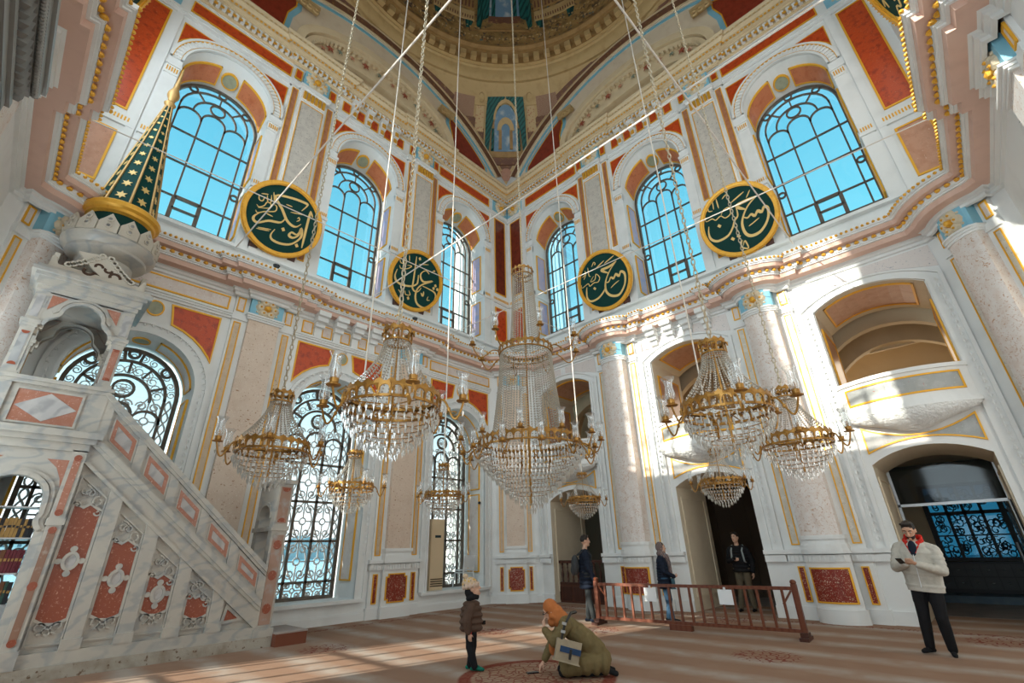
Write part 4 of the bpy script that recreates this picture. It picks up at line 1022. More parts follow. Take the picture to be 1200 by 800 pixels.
# wooden balustrade filling the first doorway
b = thing('balustrade', 'dark wooden balustrade with turned balusters in the doorway nearest the corner', 'balustrade', (-.30, 2.3, 0))
obj('panel', MB().box(FW, -.04, .04, -1.0, 1.2, 0, .50), WOODD, b)
for k in range(5): obj('raised_panel', MB().box(FW, .04, .06, -.95+k*.43, -.58+k*.43, .06, .44), WOODD, b)
obj('bottom_rail', MB().box(FW, -.06, .06, -1.0, 1.2, .50, .56), WOODD, b); obj('handrail', MB().box(FW, -.07, .07, -1.0, 1.2, 1.10, 1.18), WOODD, b)
for k in range(11):
    obj('baluster', MB().lathe((0, -.93+k*.205, .56), [(.035, 0), (.035, .06), (.02, .08), (.042, .2), (.042, .26), (.018, .36), (.028, .42), (.018, .46), (.035, .5), (.035, .54)], 8), WOODD, b, smooth=True)
# ---------------------------------------------------------------- minbar
MARBG = mat('grey_lozenge_marble', (.46, .44, .43), .32, layers=[('wave', 1.5, (.34, .33, .33), .5, 1, (1, 1, 1, (.3, .6, .2)), 7), ('noise', 4, (.56, .53, .50), .5, .75)])
MARBC = mat('carved_ivory_marble', (.58, .53, .45), .4, layers=[('noise', 6, (.56, .51, .43), .5, .75)])
ROSED = mat('brown_rose_marble', (.28, .15, .10), .34, layers=[('noise', 5, (.24, .14, .10), .45, .7), ('noise', 9, (.42, .34, .28), .6, .75)])
ROSEP = mat('banded_rose_marble', (.40, .25, .19), .34, layers=[('noise', 3, (.33, .19, .13), .45, .7), ('noise', 5, (.40, .38, .36), .55, .75)])
BRONZE = mat('dark_bronze', (.07, .035, .02), .45, .3)
DGREENS = mat('spire_green_paint', (.008, .055, .05), .65, spec=.1)
CARPR = mat('red_brown_carpet', (.20, .065, .035), .9)
CARPG = mat('worn_grey_carpet', (.36, .30, .27), .9)
GOLDF = mat('aged_gold_leaf', (.52, .32, .12), .45, .4)
GREYC = mat('grey_cupboard', (.45, .46, .46), .5)
mn = thing('minbar', 'marble pulpit with a long stair and green star-studded spire beside the left wall', 'pulpit', (0, 0, 0))
YM = 1.76
mf = lambda u, o, z: (u, YM+o, z)
SL = .854
def zr(u, z0): return z0+(u-8.9)*SL
ub, ut = 8.85, 12.0
stair = obj('stair_body', MB().prism(mf, [(ub, 0), (ut, 0), (ut, zr(ut, .75)), (ub, zr(ub, .75))], -1.0, -.06), MARB, mn)
obj('stair_base', MB().box(mf, ub-.3, 13.4, -1.05, .06, 0, .17), STONE, mn)
obj('stair_plinth', MB().box(mf, ub-.02, ut+.2, -.3, .02, .17, .34), MARB, mn)
def slope(z0, z1, o0, o1, m, nm): return obj(nm, MB().prism(mf, [(ub, zr(ub, z0)), (ut, zr(ut, z0)), (ut, zr(ut, z1)), (ub, zr(ub, z1))], o0, o1), m, mn)
slope(.34, .40, -.06, .03, MARB, 'lower_moulding'); slope(.40, .64, -.06, .0, MARB, 'string_course')
slope(.64, .70, -.06, .05, MARB, 'middle_moulding'); slope(.70, .80, -.06, .08, MARB, 'middle_moulding'); slope(.80, .84, -.06, .04, MARB, 'middle_moulding')
# steps, treads between the two parapets
for k in range(11): obj('step', MB().box(FW, 9.0+k*.285, 12.1, YM-.92, YM-.12, k*.26, .26+k*.26), MARB, mn)
def parapet(sh, nm):
    pf = lambda u, o, z: (u, YM+o+sh, z)
    def zz(u, z0): return z0+(u-8.9)*.905
    p = obj(nm, MB().prism(pf, [(ub, zr(ub, .8)), (ut, zr(ut, .8)), (ut, zz(ut, 1.22)), (ub, zz(ub, 1.22))], -.12, 0, True), MARB, mn)
    obj('handrail', MB().prism(pf, [(ub-.02, zz(ub, 1.22)), (ut, zz(ut, 1.22)), (ut, zz(ut, 1.28)), (ub-.02, zz(ub, 1.28))], -.13, .03, True).prism(pf, [(ub-.02, zz(ub, 1.28)), (ut, zz(ut, 1.28)), (ut, zz(ut, 1.38)), (ub-.02, zz(ub, 1.38))], -.15, .06, True), MARB, p)
    if sh < -.5: return
    for k in range(6):
        u = 11.93-k*.60
        obj('parapet_post', MB().prism(pf, [(u-.11, zr(u-.11, .84)), (u+.03, zr(u+.03, .84)), (u+.03, zz(u+.03, 1.22)), (u-.11, zz(u-.11, 1.22))], 0, .03), MARB, p)
    for k in range(5):
        u = 11.58-k*.60; a, b_ = u-.19, u+.17; lo = lambda x: zr(x, .84)+.04; hi = lambda x: zz(x, 1.22)-.035
        m_ = (lo(u)+hi(u))/2
        P = [(a, lo(a)+.04), (b_, lo(b_)+.04), (b_, hi(b_)-.04), (a, hi(a)-.04)]
        q = obj('lozenge_border', MB().band(pf, P, inset(P, .055), -.02, .014, True), ROSEL, p)
        obj('lozenge_panel', MB().prism(pf, inset(P, .05), -.02, .006), MARBG, q)
        obj('lozenge_rim', MB().band(pf, [(x+(x-u)*.12, z+(z-m_)*.10) for x, z in P], P, -.01, .012, True), MARB, q)
parapet(0, 'near_parapet'); parapet(-.88, 'far_parapet')
def scroll(m, pf, x, z, r, a0, sg, w=.02, o=.03):
    m.strip(pf, [(x+r*(1-.055*t)*cos(a0+sg*.5*t), z+r*(1-.055*t)*sin(a0+sg*.5*t)) for t in range(13)], w, -.055, o-.05)
for k, u in enumerate((11.73, 11.11, 10.49, 9.87, 9.27)):
    a, b_ = u-.20, u+.20
    top = lambda x: zr(x, .34)-.14; z0 = .47
    if k < 4:
        zt, zb = top(a)-.22, z0+(.28 if k < 3 else .16)
        if k == 3: zt = top(a)-.06
        slp = .6 if k > 2 else .35
        rose = [(a+.03, zb), (u-.06, zb-.05), (u+.06, zb-.04), (b_-.03, zb+.02), (b_-.03, zt+slp*.3), (u+.05, zt+slp*.12), (u-.02, zt+.10), (a+.03, zt)]
        pn = obj('rose_panel', MB().prism(mf, rose, -.08, -.045), ROSE, stair)
        obj('panel_rim', MB().band(mf, rose, inset(rose, -.035), -.07, -.02, True), MARB, pn)
        fr_ = [(a-.005, z0-.05), (b_+.005, z0-.05), (b_+.005, top(b_)), (a-.005, top(a))]
        obj('panel_frame', MB().band(mf, fr_, inset(fr_, .022), -.07, -.025, True), MARB, pn)
        sc = MB()
        for s in (-1, 1):
            scroll(sc, mf, u+s*.10, zt+.18+s*.08+(.06 if k < 3 else 0), .085, pi/2, s); scroll(sc, mf, u+s*.10, zb-.10, .085, -pi/2, -s)
            scroll(sc, mf, u+s*.14, zt+.05+s*.06, .05, 0, s)
        scroll(sc, mf, u+.02, zt+.28, .07, 0, 1); scroll(sc, mf, u, zb-.17, .06, 0, 1)
        obj('carved_scrolls', sc, MARB, pn)
        if k < 3:
            zm = (zt+zb)/2+.03; E2 = [(u+.105*cos(2*pi*i/16), zm+.135*sin(2*pi*i/16)) for i in range(16)]
            md = obj('medallion', MB().prism(mf, inset(E2, .03), -.05, -.02), MARBG, pn)
            obj('medallion_rim', MB().band(mf, E2, inset(E2, .04), -.05, -.005, True), MARB, md)
            for s in (-1, 1):
                obj('medallion_bud', MB().prism(mf, [(u+.045*cos(2*pi*i/10), zm+s*.17+.045*sin(2*pi*i/10)) for i in range(10)], -.05, -.015), MARB, md)
                obj('medallion_ear', MB().prism(mf, [(u+s*.135+.045*cos(2*pi*i/10), zm+.04*sin(2*pi*i/10)) for i in range(10)], -.05, -.015), MARB, md)
    else:
        tri = [(u-.1, z0+.04), (u+.13, z0+.02), (u+.10, z0+.2)]
        pn = obj('rose_panel', MB().prism(mf, tri, -.08, -.045), ROSE, stair)
        obj('panel_rim', MB().band(mf, tri, inset(tri, -.05), -.07, -.02, True), MARB, pn)
    if k < 4:
        x = u-.31
        obj('side_pilaster', MB().prism(mf, [(x-.10, .34), (x+.10, .34), (x+.10, top(x+.1)+.14), (x-.10, top(x-.1)+.14)], -.06, .0).box(mf, x-.12, x+.12, -.06, .03, .34, .48), MARB, stair)
# tower under the kiosk
def tf(u, o, z): return (12.65+u, YM+o, z)
A_ = [(-.40, 0)]+[(-.40, 1.95)]+[(-.40+.06*sin(pi*i/6)*(1 if i else 0), 1.95+.28*i/6) for i in range(1, 6)]+[(x, z) for x, z in arch(0, .36, 2.36, None, 12)]+[(.40-.06*sin(pi*i/6), 2.23-.28*(i-1)/6) for i in range(1, 6)]+[(.40, 1.95), (.40, 0)]
B_ = [(-.66, 0)]+[(-.66, z) for z in (1.95,)]+[(-.66, 1.95+1.15*i/5) for i in range(1, 6)]+[(-.66+1.32*i/12, 3.12) for i in range(13)]+[(.66, 3.12-1.15*(i-1)/5) for i in range(1, 6)]+[(.66, 1.95), (.66, 0)]
tw = obj('tower', MB().band(tf, A_, B_, -.16, 0), MARB, mn)
obj('tower_wall', MB().box(tf, -.66, -.52, -1.2, -.16, 0, 3.12).box(tf, .52, .66, -1.2, -.16, 0, 3.12), MARB, tw)
ar = [(x, z) for x, z in A_[1:-1]]
obj('arch_moulding', MB().strip(tf, [(x*1.08, z+.03*(z > 2.2)) for x, z in ar], .06, 0, .05).strip(tf, [(x*1.24, z+.08*(z > 2.2)) for x, z in ar], .05, 0, .03), MARB, tw)
for s in (-1, 1):
    h = lambda u, o, z, s=s: tf(s*u, o, z)
    P = [(.24, 2.98), (.50, 2.98), (.50, 2.55), (.46, 2.70), (.38, 2.86)]
    obj('rose_spandrel', MB().prism(h, P, -.02, .008), ROSEL, tw)
    pl = obj('corner_pilaster', MB().box(h, .50, .68, -.1, .05, .17, 3.14).box(h, .48, .70, -.1, .075, .17, .40).box(h, .48, .70, -.1, .075, 2.02, 2.12), MARB, tw)
    obj('rose_inlay', MB().box(h, .545, .635, .03, .056, .5, 1.95), ROSED, pl); obj('rose_inlay', MB().box(h, .545, .635, .03, .056, 2.2, 3.02), ROSEL, pl)
    for z in (.5, 1.95, 2.2, 3.02):
        obj('rose_disc', MB().prism(h, [(.59+.05*cos(2*pi*i/12), z+.05*sin(2*pi*i/12)) for i in range(12)], .03, .062), ROSE, pl)
    obj('rose_disc', MB().prism(h, [(.59+.055*cos(2*pi*i/12), 1.2+.06*sin(2*pi*i/12)) for i in range(12)], .03, .062), ROSE, pl)
def ringbox(o, z0, z1, m, nm, parent, a=.68, d=1.25): return obj(nm, MB().box(tf, -a-o, a+o, -d-o, .05+o, z0, z1), m, parent)
ringbox(.0, 3.12, 3.24, MARB, 'tower_frieze', mn); ringbox(.06, 3.24, 3.32, MARB, 'tower_cornice', mn); ringbox(.12, 3.32, 3.42, MARB, 'tower_cornice', mn)
bx = obj('balcony_parapet', MB().box(tf, -.68, .68, -1.2, 0, 3.42, 4.08), MARB, mn)
obj('parapet_rail', MB().box(tf, -.72, .72, -1.22, .05, 4.08, 4.14).box(tf, -.75, .75, -1.25, .08, 4.14, 4.20), MARB, bx)
for s in (-1, 1):
    h = lambda u, o, z, s=s: tf(s*u, o, z)
    obj('parapet_pier', MB().box(h, .48, .70, -.1, .035, 3.42, 4.08), MARB, bx)
P = rect(-.38, .38, 3.50, 4.0)
q = obj('rose_panel', MB().prism(tf, P, -.02, .008), ROSEL, bx)
obj('lozenge_panel', MB().prism(tf, [(-.36, 3.76), (0, 3.53), (.36, 3.74), (0, 3.98)], -.02, .014), MARBG, q)
obj('panel_frame', MB().band(tf, inset(P, -.03), P, -.02, .02, True), MARB, q)
# kiosk
ks = obj('kiosk', MB().box(tf, -.66, .66, -1.2, -.0, 5.66, 5.72), MARB, mn)
def kiosk_side(f, w):
    n = 14
    tre = [(-.44, 5.08), (-.40, 5.2), (-.33, 5.27), (-.30, 5.30)]+arch(0, .28, 5.33, None, 10)+[(.30, 5.30), (.33, 5.27), (.40, 5.2), (.44, 5.08)]
    out = [(-w, 5.08), (-w, 5.3), (-w, 5.5), (-w, 5.66)]+[(-w+2*w*i/10, 5.68) for i in range(11)]+[(w, 5.66), (w, 5.5), (w, 5.3), (w, 5.08)]
    a = obj('kiosk_arch', MB().band(f, tre, out, -.14, 0), MARB, ks)
    obj('arch_moulding', MB().strip(f, [(x, z) for x, z in tre], .05, 0, .035).strip(f, [(x*1.15, z+.06) for x, z in tre[2:-2]], .04, 0, .02), MARB, a)
    for s in (-1, 1): obj('rose_spandrel', MB().prism(lambda u, o, z, s=s: f(s*u, o, z), [(.26, 5.63), (.46, 5.63), (.46, 5.36), (.40, 5.44)], -.02, .008), ROSEL, a)
    crest = [(-w-.08, 6.08), (-w-.08, 6.36), (-w, 6.2)]+[(-w+.12+(w-.12)*i/8*1.0, 6.2+.42*(i/8)**1.2) for i in range(9)]+[(w-.12-(w-.12)*i/8, 6.62-.42*(1-(1-i/8)**1.2)) for i in range(1, 9)]+[(w, 6.2), (w+.08, 6.36), (w+.08, 6.08)]
    c_ = obj('pediment', MB().prism(f, crest, -.02, .05, True), MARBC, ks)
    fr_ = MB()
    for s in (-1, 1):
        for i in range(7):
            t = i/7; x = s*(w-.12)*(1-t); z = 6.22+.42*t**1.2
            fr_.band(f, [(x+.055*cos(2*pi*q/8), z+.02+.055*sin(2*pi*q/8)) for q in range(8)], [(x+.028*cos(2*pi*q/8), z+.02+.028*sin(2*pi*q/8)) for q in range(8)], -.02, .07, True)
    obj('pediment_fretwork', fr_, MARBC, c_)
    sw = MB()
    for s in (-1, 1):
        scroll2(sw, f, s*.18, 6.24, .10, pi, s, .045, .057); scroll2(sw, f, s*.07, 6.36, .07, pi, -s, .04, .057)
    obj('pierced_scrolls', sw, BRONZE, c_)
def scroll2(m, pf, x, z, r, a0, sg, w, o): m.strip(pf, [(x+r*(1-.07*t)*cos(a0+sg*.45*t), z+r*(1-.07*t)*sin(a0+sg*.45*t)) for t in range(9)], w, .0, o)
kiosk_side(tf, .56)
kiosk_side(lambda u, o, z: (12.65-.62-o, YM-.6+u, z), .5)
kiosk_side(lambda u, o, z: (12.65+.62+o, YM-.6+u, z), .5)
kiosk_side(lambda u, o, z: (12.65+u, YM-1.2-o, z), .56)
for x in (-.58, .58):
    for y in (-.08, -1.12):
        g = lambda u, o, z, x=x, y=y: tf(x+u, y+o, z)
        cl = obj('kiosk_column', MB().box(g, -.085, .085, -.085, .085, 4.2, 5.02).box(g, -.11, .11, -.11, .11, 4.2, 4.27).box(g, -.10, .10, -.10, .10, 5.02, 5.07).box(g, -.12, .12, -.12, .12, 5.07, 5.14).box(g, -.085, .085, -.085, .085, 5.14, 5.68), MARB, ks)
        obj('column_inlay', MB().box(g, -.05, .05, .07, .09, 4.36, 4.92), MARBD if x > 0 else ROSEL, cl); obj('column_inlay', MB().box(g, -.05, .05, .07, .09, 5.2, 5.6), MARBG, cl)
        for z in (4.35, 4.93): obj('rose_disc', MB().prism(g, [(.05*cos(pi*i/8), z+(.05 if z < 4.5 else -.05)*sin(pi*i/8)) for i in range(9)], .08, .096), ROSE, cl)
        br = MB()
        for s in ((-1,) if x > 0 else (1,)):
            br.box(g, s*.085, s*.125, -.05, .05, 4.92, 5.02).box(g, s*.085, s*.165, -.05, .05, 5.02, 5.14)
        obj('carved_bracket', br, MARBC, cl)
for o, z0, z1 in ((0, 5.68, 5.76), (.03, 5.76, 5.90), (.08, 5.90, 5.96), (.14, 5.96, 6.03), (.10, 6.03, 6.09)): ringbox(o, z0, z1, MARB, 'kiosk_entablature', ks, .68, 1.22)
KC = (12.65, YM-.6, 0)
obj('round_drum', MB().lathe(KC, [(.44, 6.09), (.44, 6.72), (.56, 6.80), (.62, 6.84), (.62, 6.90), (.72, 6.98), (.74, 7.06), (.72, 7.10), (.5, 7.12)], 28), MARB, ks, smooth=True)
fw = MB()
for k in range(14):
    a = 2*pi*k/14; g = lambda u, o, z, a=a: (KC[0]+(.70+o)*cos(a)-u*sin(a), KC[1]+(.70+o)*sin(a)+u*cos(a), z)
    P = [(-.15, 7.1), (-.15, 7.30), (-.10, 7.36), (-.05, 7.43), (0, 7.5), (.05, 7.43), (.10, 7.36), (.15, 7.30), (.15, 7.1)]
    fw.prism(g, P, -.02, .02, True)
    for z in (7.22, 7.36):
        fw.band(g, [(.06*cos(pi*i/3), z+.06*sin(pi*i/3)) for i in range(6)], [(.035*cos(pi*i/3), z+.035*sin(pi*i/3)) for i in range(6)], .02, .045, True)
cr = obj('pierced_crown', fw, MARBC, ks)
ho = MB()
for k in range(14):
    a = 2*pi*k/14; g = lambda u, o, z, a=a: (KC[0]+(.70+o)*cos(a)-u*sin(a), KC[1]+(.70+o)*sin(a)+u*cos(a), z)
    for z, r in ((7.22, .036), (7.36, .034)): ho.prism(g, [(r*cos(2*pi*i/6), z+r*sin(2*pi*i/6)) for i in range(6)], .0, .024)
obj('pierced_star', ho, MARBD, cr)
obj('spire_drum', MB().lathe(KC, [(.50, 7.1), (.50, 7.72), (.54, 7.76)], 28), DGREEN, ks, smooth=True)
obj('gilded_ring', MB().lathe(KC, [(.50, 7.66), (.56, 7.70), (.57, 7.76), (.62, 7.80), (.63, 7.88), (.60, 7.92), (.56, 7.93), (.4, 7.95)], 32), GOLD, ks, smooth=True)
sp = obj('spire', MB().lathe(KC, [(.50, 7.93), (.055, 11.22)], 8), DGREENS, ks)
for k in range(8):
    a = 2*pi*k/8
    obj('gilded_rib', MB().tube([(KC[0]+r*cos(a), KC[1]+r*sin(a), z) for r, z in ((.51, 7.93), (.06, 11.22))], .022, 6, False, [.026, .014]), GOLDF, sp)
    a += pi/8
    for q in range(11):
        t = (q+.6)/11.6; t = t*(1.25-.25*t); z = 7.95+3.2*t; r = (.50+(.055-.5)*(z-7.93)/3.29)*cos(pi/8); sz = .085*(1-t)+.022
        g = lambda u, o, zz, a=a, r=r, z=z: (KC[0]+(r+o-.133*(zz-z))*cos(a)-u*sin(a), KC[1]+(r+o-.133*(zz-z))*sin(a)+u*cos(a), zz)
        obj('gilded_star', MB().prism(g, [((sz if i % 2 == 0 else sz*.48)*sin(pi*i/6), z+(sz if i % 2 == 0 else sz*.48)*cos(pi*i/6)) for i in range(12)], -.005, .012), GOLDL, sp)
obj('finial', MB().lathe(KC, [(.05, 11.1), (.09, 11.18), (.12, 11.24), (.065, 11.32), (.08, 11.4), (.12, 11.5), (.12, 11.58), (.09, 11.68), (.055, 11.76), (.055, 11.85), (.04, 12.0), (.015, 12.45), (0, 12.5)], 14), GOLDF, sp, smooth=True)
# portal at the foot of the stair
pf = lambda u, o, z: (8.57+o, YM-.5+u, z)
ap = arch(0, .30, 2.2, None, 12)
A_ = [(-.30, 0)]+ap+[(.30, 0)]; B_ = [(-.5, 0)]+[(-.5+1.0*i/12, 2.9) for i in range(13)]+[(.5, 0)]
pt = obj('portal', MB().band(pf, A_, B_, 0, .28), MARB, mn)
obj('arch_moulding', MB().strip(pf, [(x*1.1, z+.02) for x, z in ap], .06, .28, .31).strip(pf, [(x*1.1, z+.02) for x, z in ap], .06, -.03, 0), MARB, pt)
for z0, z1, q in ((2.88, 2.96, .05), (1.98, 2.06, .03), (0, .3, .04)): obj('portal_moulding', MB().box(pf, -.5-q, .5+q, -q, .28+q, z0, z1), MARB, pt)
pp = lambda u, o, z: (8.71+u, YM+o, z)
for z0, z1, m_ in ((.36, .9, ROSEP), (.9, 1.9, ROSEP), (2.12, 2.82, ROSEP)): obj('rose_inlay', MB().box(pp, -.10, .10, -.01, .012, z0, z1), m_, pt)
for z in (.62, 1.18, 1.72): obj('rose_disc', MB().prism(pp, [(.075*cos(2*pi*i/16), z+.085*sin(2*pi*i/16)) for i in range(16)], -.01, .02), ROSE, pt)
for z, s in ((2.14, 1), (2.80, -1)): obj('rose_disc', MB().prism(pp, [(.08*cos(pi*i/8), z+s*.08*sin(pi*i/8)) for i in range(9)], -.01, .02), ROSE, pt)
st = thing('step_block', 'low carpeted step on the floor at the foot of the marble stair', 'step', (8.25, 1.55, 0))
obj('body', MB().box(FW, -.30, .28, -.62, .42, 0, .20), CARPR, st); obj('top', MB().box(FW, -.31, .28, -.63, .43, .20, .225), CARPG, st)
# books in the tower arch
bk = thing('bookcase', 'glazed bookcase full of bound books inside the pulpit arch', 'bookcase', (12.65, YM-.45, 0))
obj('frame', MB().box(FW, -.46, -.42, -.14, .14, 0, 2.7).box(FW, .42, .46, -.14, .14, 0, 2.7), BLACK, bk)
obj('cupboard', MB().box(FW, -.42, .42, -.14, .14, .15, .95), GREYC, bk)
for z in (.97, 1.38, 1.86, 2.3): obj('shelf', MB().box(FW, -.42, .42, -.14, .14, z-.02, z), STEEL, bk)
BC = [mat('book_black', (.03, .03, .035), .5), mat('book_brown', (.16, .06, .025), .5), mat('book_tan', (.42, .24, .07), .5), mat('book_maroon', (.15, .02, .03), .5), mat('book_green', (.03, .08, .06), .5)]
ROWN = ('lowest', 'second', 'third')
for r, (z, h0, ids) in enumerate(((.97, .30, (0, 0, 4, 0, 1)), (1.38, .34, (3, 1, 3, 0, 3)), (1.86, .29, (0, 2, 0, 0, 2)))):
    x = -.40; k = 0; ORD = 'first second third fourth fifth sixth seventh eighth ninth tenth eleventh twelfth thirteenth fourteenth fifteenth sixteenth seventeenth eighteenth nineteenth twentieth'.split()
    while x < .36:
        w_ = .036+.022*random.random(); hh = h0*(.9+.1*random.random()); M_ = BC[ids[(k*2+k//3) % 5]]
        o = obj('book', MB().box(FW, x, x+w_-.003, -.10, .09, 0, hh).box(FW, x+.004, x+w_-.007, .09, .095, hh*.72, hh*.8), M_, None, None, False, (12.65, YM-.45, z))
        tag(o, '%s book, %s from the left on the %s shelf of the pulpit bookcase' % (M_.name[5:], ORD[k], ROWN[r]), 'book', 'books on the %s shelf' % ROWN[r])
        obj('spine_label', MB().box(FW, x+.006, x+w_-.009, .09, .097, hh*.5, hh*.62), BC[2] if M_ is not BC[2] else BC[0], o)
        x += w_; k += 1
MARBK = mat('charcoal_marble', (.13, .135, .14), .3, layers=[('wave', 1.4, (.08, .085, .09), .5, 1.0, (1, 1, 2, (.3, .2, .1)), 8)])
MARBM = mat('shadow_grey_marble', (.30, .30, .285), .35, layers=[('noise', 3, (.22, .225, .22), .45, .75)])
# ---------------------------------------------------------------- mihrab edge (cornice at the upper left of the picture)
mq = lambda u, o, z: FQ(7.1+u*.76, o*.54, z)
mh = thing('mihrab', 'grey marble prayer niche with a heavy carved cornice close to the camera at upper left', 'prayer niche', (0, 0, 0))
no = MB().band(mq, arch(0, .95, 3.6, None, 14), [(-1.55+3.1*i/14, 5.05) for i in range(15)], 0, .30).box(mq, -1.55, -.95, 0, .30, 0, 3.6).box(mq, .95, 1.55, 0, .30, 0, 3.6).box(mq, -1.55, 1.55, 0, .3, 5.0, 5.8)
obj('niche_front', no, MARBM, mh)
for s in (-1, 1):
    h = lambda u, o, z, s=s: mq(s*u, o, z)
    pl = obj('pilaster', MB().box(h, 1.02, 1.52, .3, .52, 0, 5.1).box(h, .98, 1.56, .3, .58, 0, .5), MARBK, mh)
    obj('capital', MB().box(h, .98, 1.56, .3, .58, 5.1, 5.2).box(h, 1.0, 1.54, .3, .56, 5.2, 5.7).box(h, .95, 1.59, .3, .62, 5.7, 5.82), MARBM, pl)
    obj('rose_inlay', MB().box(h, 1.10, 1.44, .52, .565, 5.3, 5.62), ROSEL, pl)
for a, o, z0, z1 in ((1.60, .62, 5.80, 5.92), (1.66, .68, 5.92, 6.0), (1.78, .80, 6.22, 6.30), (1.86, .90, 6.30, 6.42), (1.92, .96, 6.42, 6.50)):
    obj('cornice', MB().box(mq, -a, a, 0, o, z0, z1), MARBM, mh)
obj('cornice', MB().box(mq, -1.66, 1.66, 0, .66, 6.0, 6.22), MARBK, mh)
for k in range(22): obj('modillion', MB().prism(lambda u, o, z, k=k: mq(-1.65+k*.157+o*0+u, z, o), [(0, .66), (.10, .66), (.10, .80), (0, .74)], 6.04, 6.22, True), MARBM, mh)
eg = MB()
for k in range(60): eg.ell(mq(-1.75+k*.0595, .86, 6.26), .03, .024, .035, 6, 4)
obj('egg_moulding', eg, MARBM, mh, 'stuff')
g_ = obj('inscription_panel', MB().prism(mq, arch(0, .85, 4.05, None, 20), .30, .33), DGREEN, mh)
obj('gilt_border', MB().band(mq, [(-.9, 4.0)]+arch(0, .90, 4.05, None, 20)+[(.9, 4.0)], [(-.83, 4.06)]+arch(0, .83, 4.06, None, 20)+[(.83, 4.06)], .28, .36, True), GOLD, g_)
obj('back_niche', MB().box(mq, -.95, .95, -.02, .02, 0, 4.6), MARBK, mh)
# ---------------------------------------------------------------- calligraphy roundels
CALLIG=[[(5,[36,44,45,63,41,69,3,65,-35,51,-11,25,8,2,24,-6,36,-4,45,8]),(5,[4,7,-4,-11,-32,-20,-54,-36,-66,-33,-66,-22,-56,-8]),(2,[11,27,48,37]),(2,[-5,42,11,43]),(5,[58,55,60,17,65,-54]),(3,[58,55,68,40]),(5,[49,-3,43,-24,29,-24,25,-35,36,-37,47,-24,49,-3,55,-26,38,-54,13,-65,-10,-64,-17,-53,-12,-35]),(7,[4,-25,10,-27]),(7,[48,-52,54,-54]),(2,[-53,-52,-23,-45]),(2,[-51,-48,-20,-40]),(2,[-72,34,-68,23,-60,23,-58,36]),(2,[-54,43,-48,27,-41,30,-45,48]),(2,[-42,58,-33,33]),(2,[-70,8,-63,4,-53,13,-49,25,-39,24,-41,12,-65,1]),(2,[-68,-7,-62,-12,-47,-1,-25,11,-25,25,-34,27]),(2,[-43,-4,-26,-5]),(2,[32,18,35,23,38,17,32,10]),(2,[-68,40,-52,46])],[(5,[-77,10,-79,-12,-70,-27,-48,-32,-16,-25,2,-12,5,-1,1,21]),(4,[-23,77,-18,44,-11,-7,-9,-26,2,-35,16,-31,23,-16]),(5,[39,40,24,46,10,32,11,17,27,7,59,22,25,-3,10,-26,11,-53,24,-72,52,-76,78,-56,86,-29,78,-13,55,-9,27,-8]),(4,[27,-32,37,-40,36,-24]),(7,[67,-1,72,1]),(7,[82,2,88,2]),(7,[72,12,76,10]),(2,[-78,46,-72,35,-61,37,-62,49]),(2,[-49,70,-43,51]),(2,[-73,25,-65,17,-44,25,-31,39,-47,36]),(2,[-55,-51,-43,-59]),(2,[-31,-46,-26,-57,-10,-53,-18,-41]),(2,[57,-34,56,-47,67,-44]),(2,[-8,56,28,69]),(4,[-11,75,-7,74]),(2,[47,47,55,59,58,54]),(2,[-15,-65,-12,-66])],[(6,[62,42,33,35,3,36,7,29,22,17]),(6,[62,42,33,24,11,2,0,-18,-3,-40,10,-59,37,-66,62,-47,74,-25,76,-6,66,3,56,-8,47,2,35,-8,27,-1,15,-12,4,-10]),(5,[3,-7,-7,-31,-37,-49,-67,-50,-78,-35,-74,-12,-68,2]),(7,[-44,-11,-38,-16]),(3,[-21,47,21,62]),(3,[19,52,60,63]),(2,[16,-34,33,-27,51,-22]),(2,[-44,64,-48,37,-43,32]),(2,[-57,59,-59,41]),(2,[-74,41,-60,44,-71,31]),(2,[-86,17,-86,6,-60,12,-56,1,-38,6,-22,3,-12,15,-21,31,-31,15,-49,14,-32,28]),(2,[-29,61,-17,72,-13,66,-17,62])],[(6,[60,38,36,39,9,38,12,29,25,18]),(6,[60,38,37,26,18,7,6,-16,5,-42,16,-57,38,-57,58,-43,71,-24,75,-5,68,2,59,-8,51,-1,41,-10,34,-2,23,-7,15,-1]),(5,[6,36,3,11,-8,2,-19,-15,-37,-31,-65,-34,-81,-21,-82,-2,-76,16]),(7,[-52,8,-47,2]),(7,[-31,-43,-26,-47]),(7,[-15,-42,-10,-47]),(3,[-3,52,36,65]),(3,[37,46,51,62]),(2,[19,-30,32,-26,49,-20]),(2,[-34,83,-36,53]),(2,[-45,79,-49,56]),(2,[-60,75,-63,58,-53,54]),(2,[-76,47,-78,33,-61,33,-53,25,-38,30,-28,19,-12,25,-12,43,-26,42,-36,32]),(2,[-20,73,-8,80,-6,73]),(3,[-7,-58,-15,-75,0,-86,-2,-63,-10,-74])]]
TL = radians(19)
